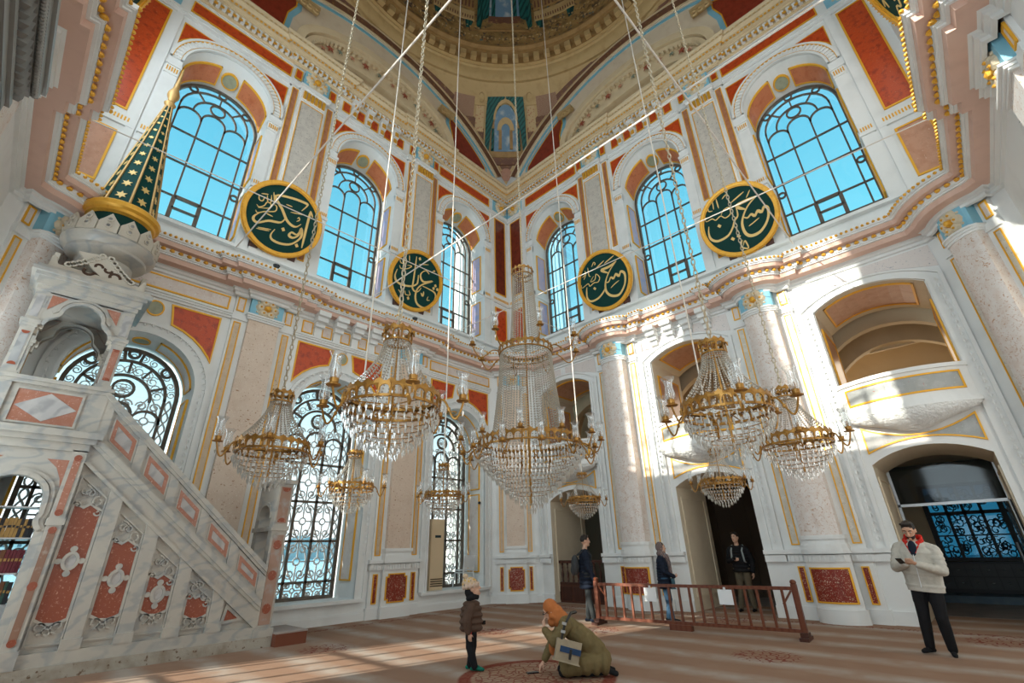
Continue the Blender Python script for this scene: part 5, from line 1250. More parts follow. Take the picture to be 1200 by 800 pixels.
def roundel(side, u, z, label, strokes, o_=.5):
    if side == 'L': c = Vector((u, o_, z)); rt = Vector((-1, 0, 0)); n = Vector((0, cos(TL), -sin(TL)))
    elif side == 'R': c = Vector((o_, u, z)); rt = Vector((0, 1, 0)); n = Vector((cos(TL), 0, -sin(TL)))
    elif side == 'Q': c = Vector((W-o_, u, z)); rt = Vector((0, -1, 0)); n = Vector((-cos(TL), 0, -sin(TL)))
    else: c = Vector((u, W-o_, z)); rt = Vector((1, 0, 0)); n = Vector((0, -cos(TL), -sin(TL)))
    up = n.cross(rt)
    if up.z < 0: up = -up
    f = lambda a, o, b: tuple(rt*a*1.035+up*b*1.035+n*o)
    t = thing('calligraphy_roundel', label, 'roundel', c, 0, 'calligraphy roundels on the pilasters')
    C = lambda r, n_=48: [(r*cos(2*pi*i/n_), r*sin(2*pi*i/n_)) for i in range(n_)]
    obj('green_board', MB().prism(f, C(.92), -.04, 0, True), DGREEN, t)
    fr = obj('gilded_frame', MB().band(f, C(1.03), C(.98), -.05, .02, True).band(f, C(1.0), C(.93), -.03, .06, True).band(f, C(.95), C(.90), -.03, .035, True), GOLD, t)
    bd = MB()
    for i in range(90): bd.octa(f(1.0*cos(2*pi*i/90), .06, 1.0*sin(2*pi*i/90)), .022, .022)
    obj('rope_moulding', bd, GOLD, fr, 'stuff')
    for w, co in strokes:
        P = [(co[i]/100, co[i+1]/100) for i in range(0, len(co), 2)]; w = w/100*1.12
        if w > .07 or len(P) == 2 and (abs(P[0][0]-P[1][0])+abs(P[0][1]-P[1][1])) < .06:
            x, z_ = sum(p[0] for p in P)/len(P), sum(p[1] for p in P)/len(P); m = MB().prism(f, [(x-.055, z_+.01), (x+.0, z_+.06), (x+.055, z_-.01), (x, z_-.06)], 0, .012)
        else:
            Q = []
            if len(P) > 2:        # smooth the pen line
                for i in range(len(P)-1):
                    p0, p1, p2, p3 = (Vector(P[max(i-1, 0)]), Vector(P[i]), Vector(P[i+1]), Vector(P[min(i+2, len(P)-1)]))
                    for q in range(4):
                        s = q/4; Q.append(tuple(.5*((2*p1)+(p2-p0)*s+(2*p0-5*p1+4*p2-p3)*s*s+(3*p1-p0-3*p2+p3)*s**3)))
                Q.append(P[-1])
            else: Q = [(P[0][0]+(P[1][0]-P[0][0])*k/4, P[0][1]+(P[1][1]-P[0][1])*k/4) for k in range(5)]
            A = []; B = []; N = len(Q)
            for i in range(N):
                a_, b_ = Q[max(i-1, 0)], Q[min(i+1, N-1)]; dx, dy = b_[0]-a_[0], b_[1]-a_[1]; l = sqrt(dx*dx+dy*dy) or 1
                e_ = min(1, .35+3.2*min(i, N-1-i)/max(N-1, 1)); pen = .62+.38*abs((-dy*.6+dx*.8)/l) if w > .03 else 1
                k = w*.5*e_*pen*1.25; A.append((Q[i][0]-dy/l*k, Q[i][1]+dx/l*k)); B.append((Q[i][0]+dy/l*k, Q[i][1]-dx/l*k))
            m = MB().band(f, A, B, 0, .012)
        obj('letter_stroke', m, GOLDL, t)
    for s in (-.45, .5): obj('wall_bracket', MB().box(f, s-.10, s+.10, -.3, -.05, -1.0, -.80), WOODD, t)
    return t
roundel('L', 9.56, 10.03, 'green roundel on the left wall, nearest the pulpit spire', CALLIG[0])
roundel('L', 5.1, 9.97, 'green roundel on the left wall, nearer the corner of the two walls', CALLIG[1])
roundel('R', 5.03, 9.95, 'green roundel on the right wall, nearer the corner and above the round column', CALLIG[2])
roundel('R', 9.55, 9.93, 'green roundel on the right wall beside its largest window', CALLIG[3])
roundel('B', 4.84, 10.0, 'green roundel cut off by the upper right edge of the picture', CALLIG[2])
roundel('Q', 4.84, 10.0, 'green roundel high at upper left, just above the gilded cornice', CALLIG[1])
# ---------------------------------------------------------------- chandeliers
def link_chain(L):
    m = MB(); k = 0; z = 0
    while z < L:
        P = [(.018*cos(2*pi*i/8), 0, .042*sin(2*pi*i/8)) for i in range(8)]
        if k % 2: P = [(0, x, zz) for x, _, zz in P]
        m.tube([(x, y, z+.04+zz) for x, y, zz in P], .007, 4, True); z += .066; k += 1
    return m
def rope(L, r=.016):
    m = MB(); n = int(L/.5)
    m.tube([(0, 0, L*i/n) for i in range(n+1)], r, 6)
    return m
def band_ring(m, r, z0, z1, t, n=40): return m.lathe((0, 0, 0), [(r-t, z0), (r, z0), (r, z1), (r-t, z1), (r-t, z0)], n)
def arcade(r, z0, z1, n, dep=.012):
    """pierced gilded ring: two hoops, a row of little arches and a leafy crest"""
    m = MB(); band_ring(m, r, z0, z0+.02*(r/.37)**.3, .02); h = z1-z0; zt = z0+h*.66; band_ring(m, r+.004, zt, zt+.022, .022)
    for k in range(n):
        a = 2*pi*k/n; g = lambda u, o, z, a=a: ((r+o)*cos(a)-u*sin(a), (r+o)*sin(a)+u*cos(a), z)
        w = pi*r/n
        m.box(g, -w*.16, w*.16, -.010, .004, z0, zt-w*.7)
        m.band(g, arch(w, w*.80, zt-w*.95, None, 6), [(w-w*1.0, zt-w*.95), (0, zt-w*.4), (0, zt), (w, zt), (2*w, zt), (2*w, zt-w*.4), (2*w, zt-w*.95)], -.008, .003)
        m.prism(g, [(-w*.75, zt+.02), (w*.75, zt+.02), (w*.45, zt+.02+h*.10), (w*.2, zt+.02+h*.12), (0, z1), (-w*.2, zt+.02+h*.12), (-w*.45, zt+.02+h*.10)], -.008, .003, True)
    return m
def strands(r0, z0, r1, z1, n, dz, p=1.7, s=.012):
    m = MB(); L = z0-z1; k = int(sqrt(L*L+(r1-r0)**2)/dz)
    for i in range(n):
        a = 2*pi*i/n
        for q in range(k+1):
            t = q/k; r = r0+(r1-r0)*t**p; m.octa((r*cos(a), r*sin(a), z0-L*t), s, s*1.1)
    return m
def drops(rows):
    m = MB()
    for r, z, n, l, w in rows:
        for i in range(n):
            a = 2*pi*i/n+r*7; x, y = r*cos(a), r*sin(a)
            m.octa((x, y, z), w*.75, w*.8); m.octa((x, y, z-w*1.0-l*.62), w, l*.34, l*.62, w*.8)
    return m
SHADE_P = [(.026, .0), (.040, .03), (.045, .06), (.036, .11), (.034, .15), (.042, .18), (.056, .205), (.060, .21)]
def arm_parts(parent, a, P, sc, cup):
    """one candle arm with its cup, socket and glass shade (meshes shared between arms)"""
    o = obj('candle_arm', arm_mesh[cup], BRASS, parent); o.rotation_euler = (0, 0, a)
    for nm, me, mt in (('candle_cup', cup_mesh[cup], BRASS), ('glass_shade', shade_mesh[cup], SHADE), ('crystal_pendant', pend_mesh[cup], CRYST)):
        c = obj(nm, me, mt, o)
    return o
arm_mesh = {}; cup_mesh = {}; shade_mesh = {}; pend_mesh = {}
def mesh_of(name, mb, m, smooth=True):
    o = obj(name, mb, m, None, None, smooth); me = o.data; bpy.data.objects.remove(o); return me
def make_arm(key, r0, z0, r1, z1, dip, sc):
    P = []
    for i in range(15):
        t = i/14; P.append((r0+(r1-r0)*t, 0, z0+(z1-z0)*t-dip*sin(pi*min(1, t*1.0))*(.6+.8*t)+.05*sc*sin(2*pi*t)))
    P.append((r1+.005, 0, z1+.02)); arm_mesh[key] = mesh_of('arm', MB().tube(P, .009*sc, 6).ell((r0+(r1-r0)*.42, 0, P[6][2]), .016*sc, .016*sc, .02*sc, 6, 4), BRASS)
    z = z1+.02
    cup_mesh[key] = mesh_of('cup', MB().lathe((r1, 0, z), [(0, 0), (.018*sc, 0), (.05*sc, .006*sc), (.052*sc, .012*sc), (.02*sc, .016*sc), (.03*sc, .025*sc), (.032*sc, .06*sc), (.012*sc, .062*sc), (.012*sc, .10*sc), (.004*sc, .13*sc), (0, .13*sc)], 10), BRASS)
    shade_mesh[key] = mesh_of('shade', MB().lathe((r1, 0, z+.045*sc), [(r*sc, q*sc) for r, q in SHADE_P], 14), SHADE)
    pend_mesh[key] = mesh_of('pendant', MB().octa((r1, 0, z-.03*sc), .008*sc, .01*sc).octa((r1, 0, z-.085*sc), .013*sc, .02*sc, .035*sc), CRYST, False)
make_arm('s', .37, .46, .56, .42, .085, 1.0)
make_arm('m', .82, .98, 1.14, 1.0, .10, 1.15); make_arm('n', .82, .92, 1.06, .84, .10, 1.15); make_arm('u', .48, 2.62, .94, 2.68, .12, 1.2)
SM = dict(beads=mesh_of('b', strands(.105, .985, .355, .53, 32, .026, 1.7, .0102), CRYSTB, False),
          drops=mesh_of('d', drops([(.365, .39, 40, .075, .0125), (.335, .335, 36, .075, .0125), (.285, .27, 32, .075, .0125), (.235, .215, 26, .07, .0125), (.18, .165, 20, .07, .0125), (.12, .125, 14, .065, .012), (.06, .085, 8, .06, .012)]), CRYST, False),
          rim=mesh_of('r', arcade(.372, .395, .54, 26), BRASS, False), crown=mesh_of('c', arcade(.115, .97, 1.12, 10), BRASS, False),
          rimc=mesh_of('rc', drops([(.366, .475, 24, .045, .014)]), CRYST, False), crc=mesh_of('cc', drops([(.11, 1.04, 10, .045, .012)]), CRYST, False))
hp = MB()
for r, z in ((.335, .34), (.285, .275), (.235, .22), (.18, .17)): hp.tube([(r*cos(2*pi*i/32), r*sin(2*pi*i/32), z) for i in range(32)], .005, 4, True)
for k in range(4): hp.tube([(.36*cos(k*pi/2), .36*sin(k*pi/2), .40), (0, 0, .44)], .006, 4)
hp.tube([(0, 0, .1), (0, 0, 1.1)], .010, 6)
SM['hoops'] = mesh_of('h', hp, BRASS, False)
def dome_z(x, y):
    r = sqrt((x-SX)**2+(y-SX)**2); return 23.25+6.0*sin(acos(r/6.22)) if r < 6.2 else 22
def chandelier(x, y, label, chain, ph):
    z = 2.13; t = thing('crystal_chandelier', label, 'chandelier', (x, y, z), 0, 'small crystal chandeliers')
    obj('gilded_rim', SM['rim'], BRASS, t); obj('gilded_crown', SM['crown'], BRASS, t); obj('hoops', SM['hoops'], BRASS, t)
    obj('bead_strands', SM['beads'], CRYSTB, t, 'stuff'); obj('crystal_drops', SM['drops'], CRYST, t, 'stuff')
    obj('rim_crystals', SM['rimc'], CRYST, t, 'stuff'); obj('crown_crystals', SM['crc'], CRYST, t, 'stuff')
    for k in range(6): arm_parts(t, ph+k*pi/3, None, 1, 's')
    L = dome_z(x, y)-z-1.1+.05
    obj('chain', link_chain(L) if chain else rope(L), CHAIN if chain else ROPE, t, loc=(0, 0, 1.1))
    return t
chandelier(10.76, 8.9, 'small chandelier in front of the left wall, the largest-looking of the eight', True, .2)
chandelier(8.5, 10.66, 'small chandelier before the middle balcony of the right wall', True, .55)
chandelier(10.8, 6.6, 'small chandelier hanging above the stair of the pulpit', True, .1)
chandelier(6.46, 10.7, 'small chandelier hanging before the round column beside the largest balcony', True, .3)
chandelier(8.5, 4.1, 'small chandelier hanging before the middle lower window', False, .4)
chandelier(6.38, 4.0, 'small chandelier above the cream air conditioner', False, .0)
chandelier(2.9, 5.1, 'small chandelier hanging over the balustraded doorway beside the great chandelier', False, .3)
chandelier(3.3, 8.6, 'small chandelier hanging before the middle doorway of the right wall', False, .1)
t = thing('great_chandelier', 'great tiered crystal chandelier hanging in the middle of the hall', 'chandelier', (7.1, 7.1, 2.02))
obj('gilded_rim', arcade(.82, .94, 1.13, 42), BRASS, t); obj('upper_ring', arcade(.47, 2.58, 2.74, 26), BRASS, t); obj('gilded_crown', arcade(.195, 4.18, 4.36, 14), BRASS, t)
obj('lower_bead_strands', strands(.445, 2.60, .60, 1.12, 62, .042, 1.5, .0172), CRYSTB, t, 'stuff')
obj('upper_bead_strands', strands(.188, 4.20, .265, 2.74, 30, .042, 1.4, .0172), CRYSTB, t, 'stuff')
rows = []
for k in range(12):
    u = k/11; r = .80*(1-u)**.85+.06; rows.append((r, .93-.80*u-.02, max(8, int(2*pi*r/.058)), .10, .019))
obj('crystal_drops', drops(rows), CRYST, t, 'stuff')
obj('rim_crystals', drops([(.812, 1.05, 42, .06, .02), (.465, 2.68, 26, .05, .018), (.19, 4.28, 14, .05, .016)]), CRYST, t, 'stuff')
hp = MB()
for r, z, *_ in rows[1:10]: hp.tube([(r*cos(2*pi*i/48), r*sin(2*pi*i/48), z) for i in range(48)], .007, 4, True)
hp.tube([(0, 0, .1), (0, 0, 4.4)], .02, 6)
obj('hoops', hp, BRASS, t)
for k in range(12):
    arm_parts(t, .1+k*pi/6, None, 1, 'm'); arm_parts(t, .1+pi/12+k*pi/6, None, 1, 'n')
for k in range(8): arm_parts(t, .2+k*pi/4, None, 1, 'u')
obj('chain', link_chain(29.3-2.02-4.35), CHAIN, t, loc=(0, 0, 4.35))
# ---------------------------------------------------------------- tie rods across the hall
for lab, a, b_ in (('tie rod running from beside the roundel nearest the pulpit spire', (10.5, .62, 8.55), (10.25, W-.6, 8.55)), ('tie rod crossing in front of the roundel nearer the corner on the left wall', (6.83, .2, 8.5), (6.63, W-.2, 8.5)),
                   ('tie rod crossing behind the great chandelier towards the upper right', (3.5, .3, 8.5), (2.95, W-.3, 8.5)), ('thin tie rod crossing in front of the left windows', (W-.3, 2.9, 8.5), (.2, 3.35, 8.5)),
                   ('tie rod reaching the right wall below its largest roundel', (.55, 10.62, 8.5), (W-.5, 10.4, 8.5))):
    m = MB().tube([tuple(Vector(a).lerp(Vector(b_), i/10)) for i in range(11)], .012 if 'thin' in lab or 'behind' in lab else .017, 6)
    tag(obj('tie_rod', m, ROD), lab, 'tie rod', 'tie rods across the hall')
# ---------------------------------------------------------------- things on the floor and walls
ac = thing('air_conditioner', 'tall cream floor-standing air conditioner on the sill of the window nearest the corner', 'air conditioner', (3.2, -.38, .5))
CRM = mat('cream_plastic', (.72, .56, .36), .45); GRYP = mat('white_plastic', (.70, .72, .73), .4); SCREEN = mat('dark_display', (.03, .05, .06), .25)
obj('body', MB().box(FW, -.25, .25, -.16, .14, 0, 1.95), CRM, ac)
for z0, z1, nm in ((.02, .52, 'lower_panel'), (.54, 1.30, 'middle_panel'), (1.32, 1.60, 'control_panel'), (1.62, 1.93, 'top_panel')): obj(nm, MB().box(FW, -.24, .24, .14, .155, z0, z1), CRM, ac)
obj('display', MB().box(FW, -.12, .10, .155, .162, 1.42, 1.49), SCREEN, ac)
for k in range(4): obj('vent_slat', MB().box(FW, -.22, .22, .155, .175, .10+k*.06, .125+k*.06), BRONZE, ac)
def plastic_chair(z, lab):
    t = thing('plastic_chair', lab, 'chair', (1.95, -.42, .5+z), pi, 'white plastic chairs on the window sill')
    obj('seat', MB().box(FW, -.22, .22, -.20, .22, .40, .43), GRYP, t)
    for sx in (-1, 1):
        for sy in (-1, 1): obj('leg', MB().tube([(sx*.20, sy*.19, .41), (sx*.25, sy*.25, 0)], .018, 6), GRYP, t)
        obj('back_post', MB().tube([(sx*.21, -.19, .42), (sx*.22, -.27, .80)], .02, 6), GRYP, t)
    for k in range(6): obj('back_slat', MB().box(FW, -.21, .21, -.225-.012*k, -.205-.012*k, .50+k*.05, .535+k*.05), GRYP, t)
    obj('top_rail', MB().box(FW, -.23, .23, -.29, -.26, .79, .84), GRYP, t)
    return t
plastic_chair(0, 'white plastic garden chair on the window sill, lower of the two stacked'); plastic_chair(.07, 'white plastic garden chair on the window sill, upper of the two stacked')
sc = thing('security_camera', 'small dark security camera on the reveal of the window nearest the corner', 'camera', (1.50, -.12, 3.0))
obj('mount', MB().tube([(0, 0, 0), (.06, 0, 0)], .02, 6), GRYP, sc); obj('body', MB().ell((.10, .02, 0), .05, .05, .05, 8, 6), BLACK, sc)
for x, y, z, lab in ((5.0, .42, 8.30, 'small spotlight on the cornice under the roundel nearer the corner on the left wall'), (9.45, .42, 8.30, 'small spotlight on the cornice under the roundel nearest the pulpit spire'), (.42, 4.75, 8.30, 'small spotlight on the cornice under the roundel above the round column'), (.42, 8.95, 8.30, 'small spotlight on the cornice under the roundel beside the largest right window')):
    s = thing('spotlight', lab, 'spotlight', (x, y, z), 0, 'spotlights on the cornice')
    obj('stem', MB().tube([(0, 0, 0), (0, 0, .22)], .015, 6), BLACK, s); obj('head', MB().lathe((0, 0, .2), [(0, 0), (.06, .02), (.09, .1), (.07, .11), (0, .09)], 10), DARKM, s)
for x, y, rz, lab in ((13.35, .5, .5, 'dark floodlight on the cornice corner above the pulpit'), (.5, 13.3, 1.1, 'dark floodlight on the cornice corner beside the largest right window')):
    s = thing('floodlight', lab, 'floodlight', (x, y, 8.3), rz, 'floodlights in the cornice corners')
    obj('bracket', MB().box(FW, -.02, .02, -.1, .1, 0, .12), BLACK, s); obj('housing', MB().box(FW, -.05, .05, -.26, .26, .08, .30), DARKM, s); obj('lens', MB().box(FW, .05, .056, -.23, .23, .1, .28), SCREEN, s)
# wooden barrier
P0, P1 = Vector((2.96, 5.28, 0)), Vector((2.63, 9.23, 0)); L = (P1-P0).length
rl = thing('wooden_barrier', 'low reddish wooden barrier with slim balusters across the right doorways', 'barrier', P0, atan2((P1-P0).y, (P1-P0).x))
for x, nm in ((0, 'post'), (L, 'post')):
    p = obj('post', MB().box(FW, x-.045, x+.045, -.045, .045, .0, .84), WOOD, rl)
    obj('post_cap', MB().ell((x, 0, .87), .055, .055, .045, 8, 5), WOOD, p); obj('foot', MB().box(FW, x-.07, x+.07, -.22, .22, 0, .05).box(FW, x-.06, x+.06, -.12, .12, .05, .11), WOODD, p)
obj('top_rail', MB().box(FW, 0, L, -.03, .03, .745, .80), WOOD, rl); obj('bottom_rail', MB().box(FW, 0, L, -.03, .03, .10, .155), WOOD, rl)
for k in range(18):
    x = .21+k*(L-.42)/17; obj('baluster', MB().box(FW, x-.021, x+.021, -.019, .019, .155, .745), WOOD, rl)
for x, s in ((.04, 1), (L-.04, -1)): obj('brace', MB().tube([(x+s*.02, 0, .74), (x+s*.19, 0, .52)], .02, 4), WOOD, rl)
obj('middle_foot', MB().box(FW, L*.46-.22, L*.46+.22, -.06, .06, 0, .10), WOOD, rl)
PAPER = mat('white_paper', (.80, .82, .84), .7)
for x, z, lab in ((1.28, .62, 'white paper notice hung on the barrier below the woman in the scarf'), (2.78, .62, 'white paper notice tied to the barrier near its right end')):
    q = P0+(P1-P0).normalized()*x
    s = thing('paper_notice', lab, 'notice', (q.x+.035, q.y, z), atan2((P1-P0).y, (P1-P0).x), 'paper notices on the barrier')
    obj('sheet', MB().box(FW, -.13, .13, -.004, .0, -.14, .11), PAPER, s); obj('clip', MB().box(FW, -.02, .02, -.006, .012, .10, .15), GRYP, s)
tag(obj('wall_socket', MB().box(FL, 1.2, 1.3, .05, .085, .22, .32), GRYP), 'white wall socket low beside the corner pier', 'socket')
# minarets and water seen through the windows
MINB = mat('blue_grey_stone', (.20, .42, .52), .7)  # blue shade on the second minaret, put into its base colour
MIN = mat('minaret_stone', (.74, .73, .70), .7)
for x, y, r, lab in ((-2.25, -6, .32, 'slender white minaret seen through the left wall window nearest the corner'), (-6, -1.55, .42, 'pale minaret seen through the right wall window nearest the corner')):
    s = thing('minaret', lab, 'minaret', (x, y, -1))
    fl_ = MB()
    for k in range(12):
        a = 2*pi*k/12; fl_.tube([(r*cos(a), r*sin(a), 0), (r*cos(a), r*sin(a), 30)], r*.2, 6)
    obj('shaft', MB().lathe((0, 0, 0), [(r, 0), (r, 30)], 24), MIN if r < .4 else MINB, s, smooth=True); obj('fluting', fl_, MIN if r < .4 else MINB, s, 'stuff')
    obj('balcony', MB().lathe((0, 0, 24), [(r, 0), (r+.5, .6), (r+.5, 1.5), (r, 1.5)], 24), MIN, s)
SEA = mat('sea_water', (.10, .45, .55), .15, bump=(2, .4, .2)); QUAY = mat('pale_quay', (.62, .60, .56), .8)
obj('sea', MB().box(FW, -300, 300, -600, -9, -1.6, -1.5), SEA, None, 'structure')
obj('quay', MB().box(FW, -40, 60, -9, -1.6, -1.4, -.6), QUAY, None, 'structure')
obj('street', MB().box(FW, -60, -6.6, -1.5, 40, -.3, -.05), QUAY, None, 'structure')
hl = MB(); hl.v = []; n = 40
for i in range(n+1):
    x = -300+600*i/n; hh = 16+9*sin(i*.7)+6*sin(i*1.9+1); hl.v += [(x, -598, -1.6), (x, -598, hh)]
for i in range(n): hl.f.append((2*i, 2*i+2, 2*i+3, 2*i+1))
hl.box(FW, -300, 300, -620, -599, -1.6, 8)
obj('hill', hl, mat('far_shore', (.42, .48, .50), .9), None, 'structure')
BLD = mat('white_render', (.78, .77, .74), .8); WIND = mat('far_window', (.2, .24, .27), .4)
for k, (x, w_, h_, lab) in enumerate(((10, 46, 20, 'broad pale building across the water seen through the middle lower window'), (-30, 26, 26, 'tall pale building across the water seen through the lower windows'), (60, 30, 16, 'low pale building across the water beyond the pulpit'))):
    s = thing('building', lab, 'building', (x, -590, -1.5))
    obj('wall', MB().box(FW, -w_/2, w_/2, -6, 6, 0, h_), BLD, s); obj('roof', MB().box(FW, -w_/2-.6, w_/2+.6, -6.6, 6.6, h_, h_+.8), BLD, s)
    for r in range(int(h_/5)):
        for q in range(int(w_/5)): obj('window', MB().box(FW, -w_/2+1.5+q*5, -w_/2+4+q*5, 6, 6.15, 1.5+r*5, 4.2+r*5), WIND, s)
# ---------------------------------------------------------------- people
SKIN = mat('skin', (.58, .33, .22), .5); SKIN2 = mat('skin_warm', (.62, .37, .26), .5); LIP = mat('lips', (.42, .16, .12), .45)
HAIR = mat('black_hair', (.018, .013, .010), .55, bump=(60, .6, .01)); HAIRB = mat('brown_hair', (.05, .028, .015), .55, bump=(60, .6, .01)); EYEW = mat('eye_white', (.75, .72, .68), .3)
def cloth(name, col, c2=None, sc=8): return mat(name, col, .8, layers=[('noise', sc, c2 or tuple(x*.75 for x in col), .45, .75)], bump=(26, .35, .012), spec=.2)
BLKC = cloth('black_cloth', (.012, .012, .014)); NAVY = cloth('navy_wool', (.012, .018, .034)); PUFF = cloth('pale_grey_puffer', (.55, .52, .46)); REDC = cloth('red_hood', (.62, .03, .02))
BRNP = cloth('brown_puffer', (.095, .055, .038)); OLIVE = cloth('olive_puffer', (.17, .125, .055)); RUST = cloth('rust_scarf', (.46, .15, .045)); JEAN = cloth('blue_jeans', (.045, .10, .17))
KHAKI = cloth('khaki_cloth', (.13, .105, .07)); DGREY = cloth('dark_grey_cloth', (.05, .055, .06)); SLATEC = cloth('slate_trousers', (.045, .05, .052)); GREENS = cloth('green_black_sock', (.01, .20, .13), (.008, .012, .012), 14)
PLAID = mat('plaid_scarf_cloth', (.05, .06, .075), .85, layers=[('wave', 9, (.36, .30, .26), .78, .9, (1, 1, 1, (0, .6, .3)), 1), ('wave', 8, (.30, .10, .06), .86, .95, (1, 1, 1, (1.2, 0, 1.1)), 1)])
KNIT = mat('beige_knit', (.62, .46, .36), .9, bump=(50, .6, .01)); KNITP = mat('patterned_knit', (.60, .44, .30), .9, layers=[('voro', 26, (.62, .36, .03), .42, .3), ('noise', 30, (.10, .12, .10), .6, .66)], bump=(50, .6, .01))
BAGC = cloth('beige_canvas', (.36, .29, .20)); BAGB = cloth('blue_flap_cloth', (.03, .06, .13)); STRAP = mat('dark_leather', (.02, .018, .016), .5); TEALB = cloth('teal_leather', (.05, .11, .14))
PHONE = mat('phone_black', (.01, .011, .013), .2)
def V(*a): return Vector(a)
def cap(m, a, ra, b, rb, n=10):
    """closed tapered limb segment with rounded ends"""
    a, b = Vector(a), Vector(b); d = b-a; L = d.length or 1e-4; d = d/L; u = d.orthogonal().normalized(); w = d.cross(u)
    R = []
    for t in (85, 50, 20): R.append((a-d*ra*sin(radians(t)), ra*cos(radians(t))))
    for t in (20, 50, 85): R.append((b+d*rb*sin(radians(t)), rb*cos(radians(t))))
    k = len(m.v)
    for c, r in R:
        for i in range(n): m.v.append(tuple(c+(u*cos(2*pi*i/n)+w*sin(2*pi*i/n))*r))
    for j in range(len(R)-1):
        for i in range(n): m.f.append((k+j*n+i, k+j*n+(i+1) % n, k+(j+1)*n+(i+1) % n, k+(j+1)*n+i))
    m.f += [tuple(k+i for i in reversed(range(n))), tuple(k+(len(R)-1)*n+i for i in range(n))]
    return m
def chain_(m, pts):
    for (a, ra), (b, rb) in zip(pts, pts[1:]): cap(m, a, ra, b, rb)
    return m
def fused(name, mb, m, parent, vox, sm=6):
    o = obj(name, mb, m, parent)
    r = o.modifiers.new('r', 'REMESH'); r.mode = 'VOXEL'; r.voxel_size = vox; r.use_smooth_shade = True
    s = o.modifiers.new('s', 'SMOOTH'); s.iterations = sm; s.factor = .5
    return o
def hand(m, wrist, d, palm_n, thumb, s=1., curl=.5):
    """palm, four unequal bent fingers and a side thumb"""
    d = Vector(d).normalized(); n = Vector(palm_n); n = (n-d*n.dot(d)).normalized(); t = d.cross(n)*thumb
    w = Vector(wrist); k = w+d*.085*s
    cap(m, w, .024*s, k-t*.0*s, .026*s)
    for i, q in enumerate((.030, .010, -.010, -.030)): cap(m, w+t*q*.6*s+d*.02*s, .016*s, k+t*q*s, .013*s)
    for i, (q, l) in enumerate(((.031, .070), (.0105, .080), (-.0105, .074), (-.031, .058))):
        p = k+t*q*s; dd = d
        for j in range(3):
            a = curl*(.5+.3*j); dd = (dd*cos(a)+n*sin(a)).normalized(); e_ = p+dd*l*s*(.45, .32, .23)[j]; cap(m, p, (.0105-.001*j)*s, e_, (.0095-.001*j)*s, 8); p = e_
    p = w+d*.025*s+t*.022*s; e_ = p+(d*.55+t*.7+n*.35).normalized()*.042*s; cap(m, p, .014*s, e_, .012*s, 8); cap(m, e_, .012*s, e_+(d*.85+t*.2+n*.4).normalized()*.034*s, .009*s, 8)
def head(m, root, c, fw, up, s, hair, skin=None, beard=None, hairshape=1):
    """skull, jaw, nose and ears into the body mesh; eyes, brows, mouth and hair as parts"""
    fw = Vector(fw).normalized(); up = Vector(up); up = (up-fw*up.dot(fw)).normalized(); lf = up.cross(fw); c = Vector(c)
    M = Matrix((fw, lf, up)).transposed()
    P = lambda a, b, z: c+fw*a*s+lf*b*s+up*z*s
    m.ell(P(-.005, 0, .02), .098*s, .076*s, .105*s, 12, 8, M); m.ell(P(.022, 0, -.045), .068*s, .058*s, .075*s, 12, 8, M)
    cap(m, P(.092, 0, .012), .010*s, P(.106, 0, -.024), .015*s, 8); cap(m, P(.078, 0, -.085), .018*s, P(.06, 0, -.095), .02*s, 8)
    for q in (-1, 1):
        m.ell(P(-.01, q*.076, -.005), .024*s, .010*s, .034*s, 8, 6, M)
        cap(m, P(.085, q*.02, .038), .010*s, P(.074, q*.045, .036), .010*s, 8)
        e_ = obj('eye', MB().ell(P(.083, q*.031, .014), .009*s, .015*s, .0075*s, 8, 6, M), EYEW, root); obj('iris', MB().ell(P(.0905, q*.031, .014), .003*s, .006*s, .006*s, 8, 5, M), BLACK, e_)
        obj('eyebrow', MB().tube([P(.094, q*.014, .036), P(.093, q*.032, .042), P(.080, q*.052, .036)], .0055*s, 5), hair, root)
    obj('mouth', MB().ell(P(.085, 0, -.052), .008*s, .024*s, .008*s, 8, 5, M), LIP, root)
    if beard:
        b = MB().ell(P(.024, 0, -.062), .066*s, .060*s, .060*s, 12, 8, M); fused('beard', b, hair, root, .008*s, 3)
    if hairshape:
        h = MB().ell(P(-.018, 0, .042), .098*s, .083*s, .100*s, 12, 8, M)
        if hairshape == 1:
            for k in range(7): h.ell(P(.055-.005*abs(k-3), (k-3)*.02, .112), .026*s, .018*s, .022*s, 6, 5, M)
        fused('hair', h, hair, root, .009*s, 2)
    return P
def shoe(m, ankle, fw, s=1.):
    a = Vector(ankle); fw = Vector(fw).normalized(); g = V(a.x, a.y, .035)
    cap(m, g-fw*.05*s, .036*s, g+fw*.10*s, .038*s); cap(m, g+fw*.09*s, .04*s, g+fw*.155*s-V(0, 0, .008), .028*s); cap(m, g+V(0, 0, .01), .035*s, V(a.x, a.y, a.z+.03), .042*s)
def quilt(m, pts, w, d, n, fill=.86):
    """torso of a quilted coat: stacked rolls between the given (z, width, depth, x) stations"""
    for i in range(n):
        t = (i+.5)/n*(len(pts)-1); k = min(int(t), len(pts)-2); f_ = t-k
        z, a, b, x = [pts[k][j]*(1-f_)+pts[k+1][j]*f_ for j in range(4)]
        hh = abs(pts[0][0]-pts[-1][0])/n
        m.ell((x, 0, z), b*d, a*w, hh*.68, 16, 8)
    for i in range(len(pts)-1):
        z0, a0, b0, x0 = pts[i]; z1, a1, b1, x1 = pts[i+1]
        k = len(m.v)
        for z, a, b, x in ((z0, a0, b0, x0), (z1, a1, b1, x1)):
            for q in range(16): m.v.append((x+b*d*fill*cos(2*pi*q/16), a*w*fill*sin(2*pi*q/16), z))
        m.f += [tuple(k+q for q in range(16)), tuple(k+16+q for q in reversed(range(16)))]+[(k+q, k+(q+1) % 16, k+16+(q+1) % 16, k+16+q) for q in range(16)]
